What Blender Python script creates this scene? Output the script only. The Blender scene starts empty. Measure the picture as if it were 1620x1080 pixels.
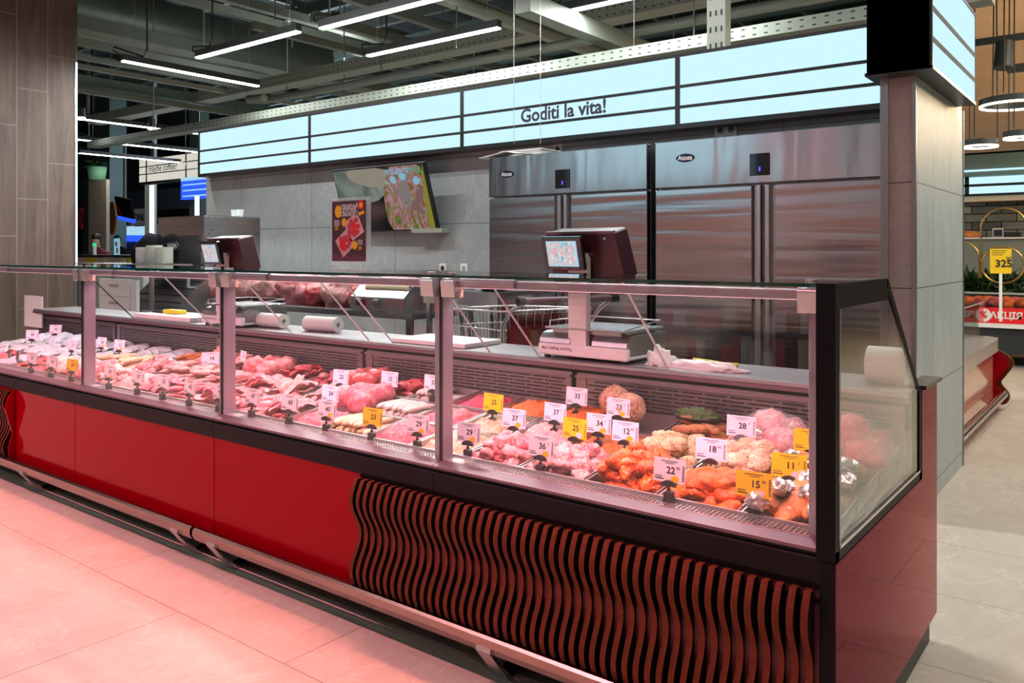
import bpy, bmesh, math, random
from mathutils import Vector, Matrix, noise
random.seed(7)
PI = math.pi
scn = bpy.context.scene
col = scn.collection

# ---------------------------------------------------------------- camera
CAM = Vector((.594, -1.98, 1.33))
SN, CS, FPX, CX, CY = .6121, .7908, 1300.0, 810.0, 399.0
cam = bpy.data.cameras.new('camera'); camo = bpy.data.objects.new('camera', cam); col.objects.link(camo)
camo.location = CAM; camo.rotation_euler = (PI/2, 0, math.asin(SN))
cam.sensor_width = 36; cam.lens = FPX/1620*36; cam.shift_y = -(540-CY)/1620; cam.clip_end = 200; cam.clip_start = .02
scn.camera = camo

# sight lines used only to look up where things stand in the room
def ray(px, py):
    u = (px-CX)/FPX; v = (CY-py)/FPX
    return Vector((-SN+CS*u, CS+SN*u, v))
def onY(px, py, Y): d = ray(px, py); return CAM + d*((Y-CAM.y)/d.y)
def onX(px, py, X): d = ray(px, py); return CAM + d*((X-CAM.x)/d.x)
def onZ(px, py, Z): d = ray(px, py); return CAM + d*((Z-CAM.z)/d.z)

# ---------------------------------------------------------------- materials
M = {}
def nt(name):
    m = bpy.data.materials.new(name); m.use_nodes = True
    t = m.node_tree; b = t.nodes['Principled BSDF']
    return m, t, b
def mat(name, c, rough=.5, metal=0, coat=0, emit=None, es=1, spec=.5, alpha=1, bump=0, bscale=60):
    m, t, b = nt(name)
    b.inputs['Base Color'].default_value = (*c, 1); b.inputs['Roughness'].default_value = rough
    b.inputs['Metallic'].default_value = metal; b.inputs['Coat Weight'].default_value = coat
    b.inputs['Coat Roughness'].default_value = .03
    b.inputs['Specular IOR Level'].default_value = spec; b.inputs['Alpha'].default_value = alpha
    if emit: b.inputs['Emission Color'].default_value = (*emit, 1); b.inputs['Emission Strength'].default_value = es
    if bump:
        n = t.nodes.new('ShaderNodeTexNoise'); n.inputs['Scale'].default_value = bscale
        tc = t.nodes.new('ShaderNodeTexCoord'); t.links.new(tc.outputs['Object'], n.inputs['Vector'])
        bp = t.nodes.new('ShaderNodeBump'); bp.inputs['Strength'].default_value = bump; bp.inputs['Distance'].default_value = .01
        t.links.new(n.outputs['Fac'], bp.inputs['Height']); t.links.new(bp.outputs['Normal'], b.inputs['Normal'])
    M[name] = m; return m
def ramp(t, fac, stops):
    r = t.nodes.new('ShaderNodeValToRGB'); e = r.color_ramp.elements
    while len(e) < len(stops): e.new(.5)
    for k, (p, c) in enumerate(stops): e[k].position = p; e[k].color = (*c, 1)
    t.links.new(fac, r.inputs['Fac']); return r.outputs['Color']
def coords(t, scale=(1, 1, 1), rot=(0, 0, 0), loc=(0, 0, 0)):
    tc = t.nodes.new('ShaderNodeTexCoord'); mp = t.nodes.new('ShaderNodeMapping')
    mp.inputs['Scale'].default_value = scale; mp.inputs['Rotation'].default_value = rot; mp.inputs['Location'].default_value = loc
    t.links.new(tc.outputs['Object'], mp.inputs['Vector']); return mp.outputs['Vector']
def noisy(t, vec, scale, detail=6, rough=.55, dist=0):
    n = t.nodes.new('ShaderNodeTexNoise'); n.inputs['Scale'].default_value = scale
    n.inputs['Detail'].default_value = detail; n.inputs['Roughness'].default_value = rough; n.inputs['Distortion'].default_value = dist
    if vec: t.links.new(vec, n.inputs['Vector'])
    return n.outputs['Fac']
def mixc(t, fac, a, b, mode='MIX'):
    x = t.nodes.new('ShaderNodeMix'); x.data_type = 'RGBA'; x.blend_type = mode
    if isinstance(fac, (int, float)): x.inputs[0].default_value = fac
    else: t.links.new(fac, x.inputs[0])
    for s, q in ((6, a), (7, b)):
        if isinstance(q, tuple): x.inputs[s].default_value = (*q, 1)
        else: t.links.new(q, x.inputs[s])
    return x.outputs[2]
def bump(t, b, h, s=.3, d=.01):
    bp = t.nodes.new('ShaderNodeBump'); bp.inputs['Strength'].default_value = s; bp.inputs['Distance'].default_value = d
    t.links.new(h, bp.inputs['Height']); t.links.new(bp.outputs['Normal'], b.inputs['Normal'])
def brick(t, vec, w, h, mortar, off=.5):
    k = t.nodes.new('ShaderNodeTexBrick'); k.offset = off; k.squash = 1
    k.inputs['Scale'].default_value = 1; k.inputs['Brick Width'].default_value = w; k.inputs['Row Height'].default_value = h
    k.inputs['Mortar Size'].default_value = mortar; k.inputs['Mortar Smooth'].default_value = .1
    k.inputs['Color1'].default_value = (1, 1, 1, 1); k.inputs['Color2'].default_value = (.9, .9, .9, 1); k.inputs['Mortar'].default_value = (0, 0, 0, 1)
    t.links.new(vec, k.inputs['Vector']); return k

def glassmat(name, tint=(1, 1, 1), refl=1.0, ior=1.5):
    m = bpy.data.materials.new(name); m.use_nodes = True; t = m.node_tree; t.nodes.clear()
    o = t.nodes.new('ShaderNodeOutputMaterial'); mx = t.nodes.new('ShaderNodeMixShader')
    tr = t.nodes.new('ShaderNodeBsdfTransparent'); gl = t.nodes.new('ShaderNodeBsdfGlossy')
    tr.inputs['Color'].default_value = (*tint, 1); gl.inputs['Roughness'].default_value = .01; gl.inputs['Color'].default_value = (refl, refl, refl, 1)
    ly = t.nodes.new('ShaderNodeLayerWeight'); ly.inputs['Blend'].default_value = .5
    pw = t.nodes.new('ShaderNodeMath'); pw.operation = 'POWER'; pw.inputs[1].default_value = 5
    fr2 = t.nodes.new('ShaderNodeMath'); fr2.operation = 'MULTIPLY_ADD'; fr2.inputs[1].default_value = .95; fr2.inputs[2].default_value = .032
    t.links.new(ly.outputs['Facing'], pw.inputs[0]); t.links.new(pw.outputs[0], fr2.inputs[0])
    t.links.new(fr2.outputs[0], mx.inputs[0]); t.links.new(tr.outputs[0], mx.inputs[1]); t.links.new(gl.outputs[0], mx.inputs[2])
    t.links.new(mx.outputs[0], o.inputs['Surface']); M[name] = m; return m

def steelmat(name, c=(.55, .55, .56), rough=.22, axis='x', amount=.25):
    m, t, b = nt(name); b.inputs['Metallic'].default_value = 1
    sc = (1.5, 1.5, 220) if axis == 'x' else (220, 220, 1.5)
    v = coords(t, sc); n = noisy(t, v, 1, 3)
    v2 = coords(t, (.22, .22, 7) if axis == 'x' else (2.6, 2.6, .5)); n2 = noisy(t, v2, 1.4, 2, .4, .6)
    r = t.nodes.new('ShaderNodeMapRange'); r.inputs[3].default_value = rough-.06; r.inputs[4].default_value = rough+.1
    t.links.new(n, r.inputs[0]); t.links.new(r.outputs[0], b.inputs['Roughness'])
    t.links.new(mixc(t, n, tuple(x*.85 for x in c), c), b.inputs['Base Color'])
    b.inputs['Anisotropic'].default_value = .5
    bump(t, b, n2, amount, .05); M[name] = m; return m

def stonemat(name, ca, cb, w, h, mort, mcol, rough=.35, plane='xy', off=.5, loc=(0, 0, 0), nscale=3, stretch=(1, 1, 1), coat=0, vary=.12):
    m, t, b = nt(name)
    rot = {'xy': (0, 0, 0), 'xz': (PI/2, 0, 0), 'yz': (PI/2, 0, PI/2)}[plane]
    tc = t.nodes.new('ShaderNodeTexCoord'); sep = t.nodes.new('ShaderNodeSeparateXYZ'); t.links.new(tc.outputs['Object'], sep.inputs[0])
    cmb = t.nodes.new('ShaderNodeCombineXYZ'); a, c2 = {'xy': (0, 1), 'xz': (0, 2), 'yz': (1, 2)}[plane]
    ad = t.nodes.new('ShaderNodeVectorMath'); ad.operation = 'ADD'; ad.inputs[1].default_value = loc
    t.links.new(sep.outputs[a], cmb.inputs[0]); t.links.new(sep.outputs[c2], cmb.inputs[1]); t.links.new(cmb.outputs[0], ad.inputs[0])
    k = brick(t, ad.outputs[0], w, h, mort, off)
    v = coords(t, stretch); n = noisy(t, v, nscale, 10, .65, .8); n2 = noisy(t, v, nscale*9, 6, .7)
    c = ramp(t, n, [(.3, ca), (.62, cb)])
    veins = ramp(t, noisy(t, v, nscale*.8, 9, .6, 2.2), [(.485, (0, 0, 0)), (.5, (1, 1, 1)), (.515, (0, 0, 0))])
    c = mixc(t, .42, c, mixc(t, n2, tuple(x*.6 for x in ca), tuple(min(1, x*1.3) for x in cb)))
    vf = t.nodes.new('ShaderNodeMath'); vf.operation = 'MULTIPLY'; vf.inputs[1].default_value = .35
    t.links.new(veins, vf.inputs[0]); c = mixc(t, vf.outputs[0], c, tuple(min(1, x*1.35) for x in cb))
    c = mixc(t, k.outputs['Fac'], c, mcol)
    k.inputs['Color2'].default_value = (.9-vary*.8, .9-vary*.8, .9-vary*.8, 1)
    c = mixc(t, vary, c, k.outputs['Color'], 'MULTIPLY')
    t.links.new(c, b.inputs['Base Color'])
    r = t.nodes.new('ShaderNodeMapRange'); r.inputs[3].default_value = rough-.08; r.inputs[4].default_value = rough+.12
    t.links.new(n2, r.inputs[0]); t.links.new(r.outputs[0], b.inputs['Roughness'])
    b.inputs['Coat Weight'].default_value = coat; bump(t, b, n2, .08, .004); M[name] = m; return m

def woodmat(name, ca, cb, vertical=True, tile=None, rough=.45, scale=1.0, loc=(0, 0, 0)):
    m, t, b = nt(name)
    st = (9*scale, 9*scale, .8*scale) if vertical else (.8*scale, 9*scale, 9*scale)
    v = coords(t, st); n = noisy(t, v, 1.6, 10, .65, .7); n2 = noisy(t, coords(t, tuple(q*3 for q in st)), 2.5, 6, .7)
    c = ramp(t, n, [(.25, ca), (.5, tuple((x+y)/2 for x, y in zip(ca, cb))), (.75, cb)])
    c = mixc(t, .35, c, mixc(t, n2, tuple(x*.55 for x in ca), cb))
    if tile:
        w, h, mo = tile
        tc = t.nodes.new('ShaderNodeTexCoord'); sep = t.nodes.new('ShaderNodeSeparateXYZ'); t.links.new(tc.outputs['Object'], sep.inputs[0])
        s2 = t.nodes.new('ShaderNodeMath'); s2.operation = 'ADD'; t.links.new(sep.outputs[0], s2.inputs[0]); t.links.new(sep.outputs[1], s2.inputs[1])
        cmb = t.nodes.new('ShaderNodeCombineXYZ'); t.links.new(sep.outputs[2], cmb.inputs[0]); t.links.new(s2.outputs[0], cmb.inputs[1])
        ad = t.nodes.new('ShaderNodeVectorMath'); ad.operation = 'ADD'; ad.inputs[1].default_value = loc; t.links.new(cmb.outputs[0], ad.inputs[0])
        fl = t.nodes.new('ShaderNodeMath'); fl.operation = 'MULTIPLY'; fl.inputs[1].default_value = 1/w
        f2 = t.nodes.new('ShaderNodeMath'); f2.operation = 'FLOOR'; f3 = t.nodes.new('ShaderNodeMath'); f3.operation = 'MULTIPLY_ADD'; f3.inputs[1].default_value = -.41
        sp2 = t.nodes.new('ShaderNodeSeparateXYZ'); t.links.new(ad.outputs[0], sp2.inputs[0]); t.links.new(sp2.outputs[1], fl.inputs[0]); t.links.new(fl.outputs[0], f2.inputs[0])
        t.links.new(f2.outputs[0], f3.inputs[0]); t.links.new(sp2.outputs[0], f3.inputs[2]); cm2 = t.nodes.new('ShaderNodeCombineXYZ')
        t.links.new(f3.outputs[0], cm2.inputs[0]); t.links.new(sp2.outputs[1], cm2.inputs[1])
        k = brick(t, cm2.outputs[0], h, w, mo, 0); c = mixc(t, k.outputs['Fac'], c, (.42, .33, .28))
        c = mixc(t, .5, c, k.outputs['Color'], 'MULTIPLY')
    t.links.new(c, b.inputs['Base Color']); b.inputs['Roughness'].default_value = rough; bump(t, b, n2, .15, .003)
    M[name] = m; return m

def meatmat(name, lean, fat, amount=.5, scale=18, rough=.32, speck=None, stretch=(1, 1, 1), speckscale=160):
    m, t, b = nt(name)
    oi = t.nodes.new('ShaderNodeObjectInfo'); tc = t.nodes.new('ShaderNodeTexCoord')
    ad = t.nodes.new('ShaderNodeVectorMath'); ad.operation = 'ADD'; mu = t.nodes.new('ShaderNodeMath'); mu.operation = 'MULTIPLY'; mu.inputs[1].default_value = 9
    t.links.new(oi.outputs['Random'], mu.inputs[0]); t.links.new(tc.outputs['Object'], ad.inputs[0]); t.links.new(mu.outputs[0], ad.inputs[1])
    mp = t.nodes.new('ShaderNodeMapping'); mp.inputs['Scale'].default_value = stretch; t.links.new(ad.outputs[0], mp.inputs[0])
    v = mp.outputs[0]
    n = noisy(t, v, scale, 5, .6, 1.2); c = ramp(t, n, [(amount-.12, lean), (amount+.1, fat)])
    n3 = noisy(t, v, scale*.4, 3); c = mixc(t, .35, c, ramp(t, n3, [(.35, tuple(x*.55 for x in lean)), (.65, fat)]))
    n2 = noisy(t, v, scale*5, 4, .6)
    if speck:
        vo = t.nodes.new('ShaderNodeTexVoronoi'); vo.inputs['Scale'].default_value = speckscale; t.links.new(v, vo.inputs['Vector'])
        sp = ramp(t, vo.outputs['Distance'], [(.2, (1, 1, 1)), (.32, (0, 0, 0))])
        c = mixc(t, sp, c, speck)
    t.links.new(c, b.inputs['Base Color']); b.inputs['Roughness'].default_value = rough
    b.inputs['Specular IOR Level'].default_value = .3; b.inputs['Coat Weight'].default_value = .18; b.inputs['Coat Roughness'].default_value = .15
    b.inputs['Subsurface Weight'].default_value = 0
    bump(t, b, n2, .8, .007); M[name] = m; return m

def emis(name, c, s):
    m = bpy.data.materials.new(name); m.use_nodes = True; t = m.node_tree; t.nodes.clear()
    o = t.nodes.new('ShaderNodeOutputMaterial'); e = t.nodes.new('ShaderNodeEmission'); e.inputs[0].default_value = (*c, 1); e.inputs[1].default_value = s
    t.links.new(e.outputs[0], o.inputs[0]); M[name] = m; return m

stonemat('floor_stone', (.44, .385, .32), (.58, .52, .44), 1.25, .633, .0022, (.22, .19, .16), .34, 'xy', .5, (-.26+.625*0, .33+.633*6, 0), 1.3, (1.8, .9, 1))
stonemat('wall_tile', (.29, .315, .325), (.40, .425, .43), 1.26, .6, .003, (.09, .09, .09), .42, 'xz', 0, (5.169+1.26*6, -.39+.6, 0), 1.6, (1, 1, .55))
stonemat('partition_tile', (.32, .37, .37), (.44, .50, .49), 1.3, .53, .003, (.12, .12, .12), .42, 'yz', 0, (1, .44, 0), 2.2, (1, 1.5, .5))
stonemat('partition_end_pinklit', (.36, .24, .235), (.44, .30, .29), 1.3, .53, .003, (.07, .05, .05), .42, 'xz', 0, (2.4, .44, 0), 5)  # same tile as the partition, with the counter's pink light put into its colour
stonemat('brick_wall', (.05, .055, .05), (.46, .48, .42), .42, .13, .008, (.03, .03, .03), .8, 'xz', .5, (0, 0, 0), 2.2, (1, 1, 4), vary=.9)
woodmat('wood_plank', (.024, .016, .016), (.225, .14, .105), True, (.316, 1.2, .006), .5, .8, (-2.355+2.4+.41*7, -1.774+9.1+.316*3, 0))
woodmat('slat_wood', (.045, .008, .004), (.22, .045, .02), True, None, .5, 3)
woodmat('orange_wood', (.30, .11, .02), (.5, .2, .04), False, None, .4, 2)
woodmat('pale_wood', (.62, .40, .22), (.78, .55, .34), False, None, .5, .5)
woodmat('grey_wood', (.20, .16, .12), (.34, .28, .22), True, None, .5, 1)
steelmat('steel', (.55, .54, .55), .17, 'x', .10)
steelmat('steel_header', (.60, .60, .61), .15, 'z', .2)
mat('steel_smooth', (.60, .60, .62), .24, 1)
mat('steel_dark', (.34, .34, .35), .34, .95)
mat('tray_steel', (.55, .5, .5), .3, .9)
mat('worktop_steel', (.46, .43, .45), .33, .8)
mat('alu', (.72, .68, .70), .3, .85)
mat('post_alu', (.40, .36, .42), .38, .6)
mat('black', (.012, .011, .012), .3)
mat('black_gloss', (.006, .006, .008), .06, coat=.5)
mat('trim_dark', (.010, .007, .009), .45, 0, spec=.14)
mat('ledge_dark', (.12, .08, .10), .35, .3)
mat('ledge_alu', (.20, .11, .14), .38, .5)
mat('plinth', (.008, .008, .009), .5)
mat('red_gloss', (.29, .0006, .006), .10, spec=.07)
mat('maroon_gloss', (.20, .07, .078), .04, 1)
mat('slat_side', (.006, .003, .003), .8, spec=.1)
mat('white_plastic', (.78, .78, .78), .4)
mat('clear_plastic', (.8, .86, .85), .15, alpha=.35)
mat('milky_plastic', (.75, .8, .72), .3, alpha=.85)
mat('tag_white', (.86, .80, .90), .4)
mat('tag_yellow', (.95, .62, .01), .4)
mat('badge_yellow', (.98, .52, .01), .4)
mat('badge_lilac', (.75, .66, .75), .4)
mat('ink', (.02, .02, .03), .6)
mat('clip_black', (.015, .016, .018), .35)
mat('maroon_case', (.055, .012, .02), .3, .1)
mat('scale_white', (.80, .74, .74), .35)
mat('board', (.85, .80, .78), .45)
mat('paper', (.82, .80, .76), .7)
mat('yellow_plastic', (.85, .62, .02), .35)
mat('cord_yellow', (.75, .6, .02), .5)
mat('socket_white', (.8, .82, .84), .35)
mat('ceiling_dark', (.045, .055, .05), .8)
mat('ceil_metal', (.21, .23, .195), .5, .3)
mat('ceil_green', (.13, .19, .16), .5, .3)
mat('ceil_white', (.34, .36, .31), .5)
mat('duct', (.19, .215, .185), .45, .5)
mat('lamp_body', (.02, .025, .022), .5)
mat('cable', (.01, .01, .01), .6)
mat('wire', (.45, .45, .45), .4, .5)
mat('gold', (.55, .36, .12), .25, .9)
mat('red_sign', (.80, .015, .02), .4)
mat('white', (.85, .85, .85), .5)
mat('navy', (.01, .01, .05), .3)
mat('far_dark', (.02, .024, .026), .7)
mat('far_grey', (.15, .16, .19), .7)
mat('leaf', (.025, .07, .02), .4)
mat('leaf_light', (.15, .25, .08), .4)
mat('pot_green', (.35, .75, .45), .5)
mat('skin', (.45, .25, .18), .5)
mat('hair', (.012, .009, .008), .5)
mat('shirt_dark', (.008, .007, .009), .9, spec=.1)
mat('shirt_red', (.12, .012, .02), .8)
mat('foil', (.88, .85, .87), .28, .9)
mat('herb', (.06, .10, .02), .6, bump=.6)
mat('film', (.85, .8, .82), .06, alpha=.12)
mat('cream', (.72, .60, .40), .5)
glassmat('glass', (.985, .985, .985))
glassmat('glass_end', (.94, .97, .95), 1.0)
mat('glass_edge', (.0, .05, .04), .1, coat=.5)
mat('glass_edge_white', (.75, .72, .74), .2)
emis('sign_light', (.58, .87, 1.0), 1.10)
emis('sign_light_warm', (.85, .82, .72), .8)
emis('lamp_light', (.90, 1, .96), 14)
emis('led_pink', (1, .52, .55), 3.0)
emis('screen_blue', (.02, .08, 1), 1.6)
emis('screen_pale', (.45, .75, .95), .9)
emis('ring_light', (1, .93, .82), 5)
emis('blue_dot', (.1, .08, 1), 2)
emis('green_lit', (.05, .9, .45), .8)
emis('strip_white', (.75, .9, 1), 2)
mat('salmon', (.75, .33, .24), .12, coat=.6)

def tvmat(name, stops, scale, es=.65):
    m = bpy.data.materials.new(name); m.use_nodes = True; t = m.node_tree; t.nodes.clear()
    o = t.nodes.new('ShaderNodeOutputMaterial'); e = t.nodes.new('ShaderNodeEmission'); e.inputs[1].default_value = es
    t.links.new(ramp(t, noisy(t, coords(t, (1, 1, .7), (0, .4, 0)), scale, 4, .55, 1.5), stops), e.inputs[0]); t.links.new(e.outputs[0], o.inputs[0]); M[name] = m
tvmat('tv_food', [(.30, (.02, .10, .02)), (.38, (.10, .30, .03)), (.43, (.30, .10, .05)), (.50, (.55, .33, .34)), (.56, (.28, .14, .16)), (.62, (.35, .30, .06)), (.70, (.5, .75, .95))], 7)
tvmat('tv_hand', [(.3, (.05, .08, .07)), (.5, (.28, .33, .28)), (.7, (.45, .44, .36))], 1.5)
tvmat('tv_small', [(.35, (.10, .35, .45)), (.45, (.40, .75, .85)), (.52, (.85, .25, .25)), (.58, (.95, .80, .75)), (.68, (.3, .6, .75))], 60, 1.0)
mat('ice', (.55, .62, .68), .25, bump=.8)

mat('slat_gap_shade', (.06, .002, .006), .5)

M['maroon_gloss'].node_tree.nodes['Principled BSDF'].inputs['Specular Tint'].default_value = (.62, .42, .44, 1)
M['maroon_gloss'].node_tree.nodes['Principled BSDF'].inputs['Metallic'].default_value = 1

mat('louvre_steel', (.30, .25, .27), .35, .8)
mat('frame_black', (.006, .006, .007), .5, spec=.12)
for n_ in ('m_pink', 'm_pale', 'm_pork', 'm_red', 'm_mince', 'm_orange', 'm_orange2', 'm_herb', 'm_pepper', 'm_roast'): pass

mat('rail_steel', (.34, .25, .22), .22, 1)

emis('pink_streak_glow', (1, .25, .30), 3)
mat('far_brown', (.13, .12, .13), .7)
M['slat_wood'].node_tree.nodes['Principled BSDF'].inputs['Specular IOR Level'].default_value = .12
# ---------------------------------------------------------------- mesh builder
def wloc(o):
    v = Vector((0, 0, 0))
    while o: v += o.location; o = o.parent
    return v
def tag(o, label=None, cat=None, group=None, kind=None):
    if label: o['label'] = label
    if cat: o['category'] = cat
    if group: o['group'] = group
    if kind: o['kind'] = kind
    return o
def empty(name, loc, label, cat, group=None, rz=0):
    o = bpy.data.objects.new(name, None); col.objects.link(o); o.location = loc; o.rotation_euler = (0, 0, rz)
    o.empty_display_size = .05
    return tag(o, label, cat, group)
_txt = {}
def textmesh(s, size, align='CENTER', bold=False):
    k = (s, size, align)
    if k not in _txt:
        c = bpy.data.curves.new('t', 'FONT'); c.body = s; c.size = size; c.align_x = align; c.align_y = 'CENTER'
        c.resolution_u = 3; c.offset = size*(.028 if bold else .008)
        o = bpy.data.objects.new('t', c); me = bpy.data.meshes.new_from_object(o)
        _txt[k] = ([tuple(v.co) for v in me.vertices], [tuple(p.vertices) for p in me.polygons])
        bpy.data.objects.remove(o); bpy.data.curves.remove(c); bpy.data.meshes.remove(me)
    return _txt[k]
class MB:
    def __init__(s): s.v = []; s.f = []; s.m = []; s.sm = []
    def add(s, vs, fs, mi=0, smooth=False, mx=None):
        o = len(s.v)
        s.v += [tuple(mx @ Vector(v)) if mx else tuple(v) for v in vs]
        for f in fs: s.f.append(tuple(o+i for i in f)); s.m.append(mi); s.sm.append(smooth)
        return s
    def box(s, x0, x1, y0, y1, z0, z1, mi=0, mx=None):
        vs = [(x, y, z) for z in (z0, z1) for y in (y0, y1) for x in (x0, x1)]
        return s.add(vs, [(0, 2, 3, 1), (4, 5, 7, 6), (0, 1, 5, 4), (2, 6, 7, 3), (0, 4, 6, 2), (1, 3, 7, 5)], mi, False, mx)
    def prism(s, pts, a, b, axis='x', mi=0, cap=None, mx=None, smooth=False):
        # pts is a polygon in the plane across the axis
        def q(p, t): return {'x': (t, p[0], p[1]), 'y': (p[0], t, p[1]), 'z': (p[0], p[1], t)}[axis]
        n = len(pts); vs = [q(p, a) for p in pts]+[q(p, b) for p in pts]
        s.add(vs, [(i, (i+1) % n, n+(i+1) % n, n+i) for i in range(n)], mi, smooth, mx)
        c = mi if cap is None else cap
        return s.add(vs, [tuple(range(n-1, -1, -1)), tuple(range(n, 2*n))], c, False, mx)
    def tube(s, pts, r, n=8, mi=0, mx=None, caps=True):
        pts = [Vector(p) for p in pts]; rings = []; up = None
        for i, p in enumerate(pts):
            d = (pts[min(i+1, len(pts)-1)]-pts[max(i-1, 0)]).normalized()
            if up is None or abs(d.dot(up)) > .99: up = Vector((0, 0, 1)) if abs(d.z) < .9 else Vector((1, 0, 0))
            a = d.cross(up).normalized(); b = d.cross(a).normalized(); up = -b
            rr = r[i] if isinstance(r, (list, tuple)) else r
            rings.append([p+(a*math.cos(2*PI*k/n)+b*math.sin(2*PI*k/n))*rr for k in range(n)])
        vs = [v for g in rings for v in g]
        fs = [(i*n+k, i*n+(k+1) % n, (i+1)*n+(k+1) % n, (i+1)*n+k) for i in range(len(pts)-1) for k in range(n)]
        s.add(vs, fs, mi, True, mx)
        if caps: s.add(vs, [tuple(range(n)), tuple(range(len(vs)-1, len(vs)-n-1, -1))], mi, False, mx)
        return s
    def cyl(s, c, r, h, n=20, mi=0, r2=None, mx=None):
        c = Vector(c); return s.tube([c, c+Vector((0, 0, h))], [r, r if r2 is None else r2], n, mi, mx)
    def lathe(s, prof, n=20, mi=0, mx=None):
        vs = [(r*math.cos(2*PI*k/n), r*math.sin(2*PI*k/n), z) for r, z in prof for k in range(n)]
        return s.add(vs, [(i*n+k, i*n+(k+1) % n, (i+1)*n+(k+1) % n, (i+1)*n+k) for i in range(len(prof)-1) for k in range(n)], mi, True, mx)
    def ell(s, c, r, sub=2, mi=0, fn=None, mx=None):
        bm = bmesh.new(); bmesh.ops.create_icosphere(bm, subdivisions=sub, radius=1)
        vs = []
        for v in bm.verts:
            p = Vector((v.co.x*r[0], v.co.y*r[1], v.co.z*r[2]))
            if fn: p = fn(p, v.co)
            vs.append(p+Vector(c))
        fs = [tuple(x.index for x in f.verts) for f in bm.faces]; bm.free()
        return s.add(vs, fs, mi, True, mx)
    def text(s, t, size, mx, mi=0, align='CENTER', bold=False):
        v, f = textmesh(t, size, align, bold); return s.add(v, f, mi, False, mx)
    def build(s, name, mats, parent=None, label=None, cat=None, group=None, kind=None, world=True, bevel=0, origin=None):
        if not isinstance(mats, (list, tuple)): mats = [mats]
        off = (wloc(parent) if world else Vector((0, 0, 0))) if parent else Vector((0, 0, 0))
        if not parent and origin is not None: off = Vector(origin)
        me = bpy.data.meshes.new(name); me.from_pydata([tuple(Vector(v)-off) for v in s.v], [], s.f)
        for m in mats: me.materials.append(M[m])
        me.polygons.foreach_set('material_index', s.m); me.polygons.foreach_set('use_smooth', s.sm); me.validate(); me.update()
        o = bpy.data.objects.new(name, me); col.objects.link(o)
        if parent: o.parent = parent
        elif origin is not None: o.location = origin
        if bevel:
            b = o.modifiers.new('bevel', 'BEVEL'); b.width = bevel; b.segments = 2; b.limit_method = 'ANGLE'
        return tag(o, label, cat, group, kind)
def copytree(o, parent=None):
    c = o.copy(); col.objects.link(c)
    if parent: c.parent = parent
    for ch in list(o.children): copytree(ch, c)
    return c
def structure(name, mb, m, bevel=0): return mb.build(name, m, kind='structure', bevel=bevel)
RX = Matrix.Rotation(PI/2, 4, 'X')
def T(x, y, z): return Matrix.Translation((x, y, z))
def R(a, ax): return Matrix.Rotation(a, 4, ax)

# ---------------------------------------------------------------- the building
structure('floor', MB().box(-45, 25, -14, 45, -.05, 0), 'floor_stone')
structure('ceiling', MB().box(-45, 25, -14, 45, 7.4, 7.5), 'ceiling_dark')
structure('wall_far', MB().box(-45, 25, 45, 45.2, 0, 7.4), 'far_dark')
structure('wall_left', MB().box(-45.2, -45, -14, 45, 0, 7.4), 'far_dark')
structure('wall_right', MB().box(25, 25.2, -14, 45, 0, 7.4), 'far_grey')
structure('wall_near', MB().box(-45, 25, -14.2, -14, 0, 7.4), 'far_grey')
YW = 3.62
structure('wall_back', MB().box(-8.42, -.33, YW, YW+.2, 0, 2.76), 'wall_tile')
# partition return at the right of the fridges
w = MB().box(-.48, -.32, 2.48, 3.8, 0, 2.21); structure('wall_partition', w, 'partition_tile')
structure('trim_1', MB().box(-.445, -.335, 2.474, 2.481, 0, 2.21), 'partition_end_pinklit')
structure('trim_2', MB().box(-.482, -.444, 2.468, 2.484, 0, 2.21), 'steel_dark')
structure('trim_3', MB().box(-.336, -.316, 2.468, 2.486, 0, 2.21), 'steel_dark')
structure('trim_4', MB().box(-.484, -.478, 2.47, 2.60, 0, 2.21), 'steel_smooth')
structure('trim_5', MB().box(-.322, -.314, 3.79, 3.805, 0, 2.21), 'steel_dark')
structure('baseboard_back', MB().box(-8.42, -.49, YW-.012, YW, 0, .08), 'steel_dark')

# illuminated fascia sign along the back wall
t = empty('lightbox_sign', (-4.2, 3.47, 2.24), 'long pale blue illuminated fascia reading Goditi la vita! above the fridges', 'sign')
ZS0, ZS1, YF = 2.245, 2.755, 3.47
xe = [-8.33, -6.275, -4.18, -2.105, -.52]
for k in range(4):
    x0, x1 = xe[k], xe[k+1]
    MB().box(x0+.02, x1-.02, YF, YF+.1, ZS0+.015, ZS1-.012).build('light_panel', 'sign_light', t)
f = MB().box(-8.35, -.52, YF-.004, YF+.15, ZS0-.02, ZS0+.015).box(-8.35, -.52, YF-.004, YF+.15, ZS1-.012, ZS1+.012)
for x in xe[:4]: f.box(x-.018, x+.018, YF-.006, YF+.1, ZS0, ZS1)
for z in (.135, .283): f.box(-8.35, -.52, YF-.008, YF+.02, ZS0+z-.011, ZS0+z+.011)
f.build('frame', 'black', t)
p = MB(); c = onY(889, 179, YF-.012)
p.text('Goditi la vita!', .152, T(c.x, YF-.012, ZS0+.208) @ RX, 0, bold=True); p.build('lettering', 'ink', t)

# boxed sign on the head of the partition
t = empty('box_sign', (-.37, 2.98, 2.21), 'black boxed sign with pale blue lit side on top of the tiled partition end', 'sign')
b = MB().box(-.52, -.235, 2.36, 3.6, 2.225, 2.74).box(-.52, -.222, 2.36, 2.372, 2.215, 2.75).box(-.53, -.22, 2.36, 3.605, 2.21, 2.226).box(-.53, -.22, 2.36, 3.605, 2.74, 2.752)
b.build('case', 'black', t)
MB().box(-.238, -.224, 2.378, 3.59, 2.232, 2.735).build('light_panel', 'sign_light', t)
b = MB()
for z in (.135, .283): b.box(-.23, -.222, 2.37, 3.6, 2.22+z-.014, 2.22+z+.014)
b.build('frame', 'far_dark', t)

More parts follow.
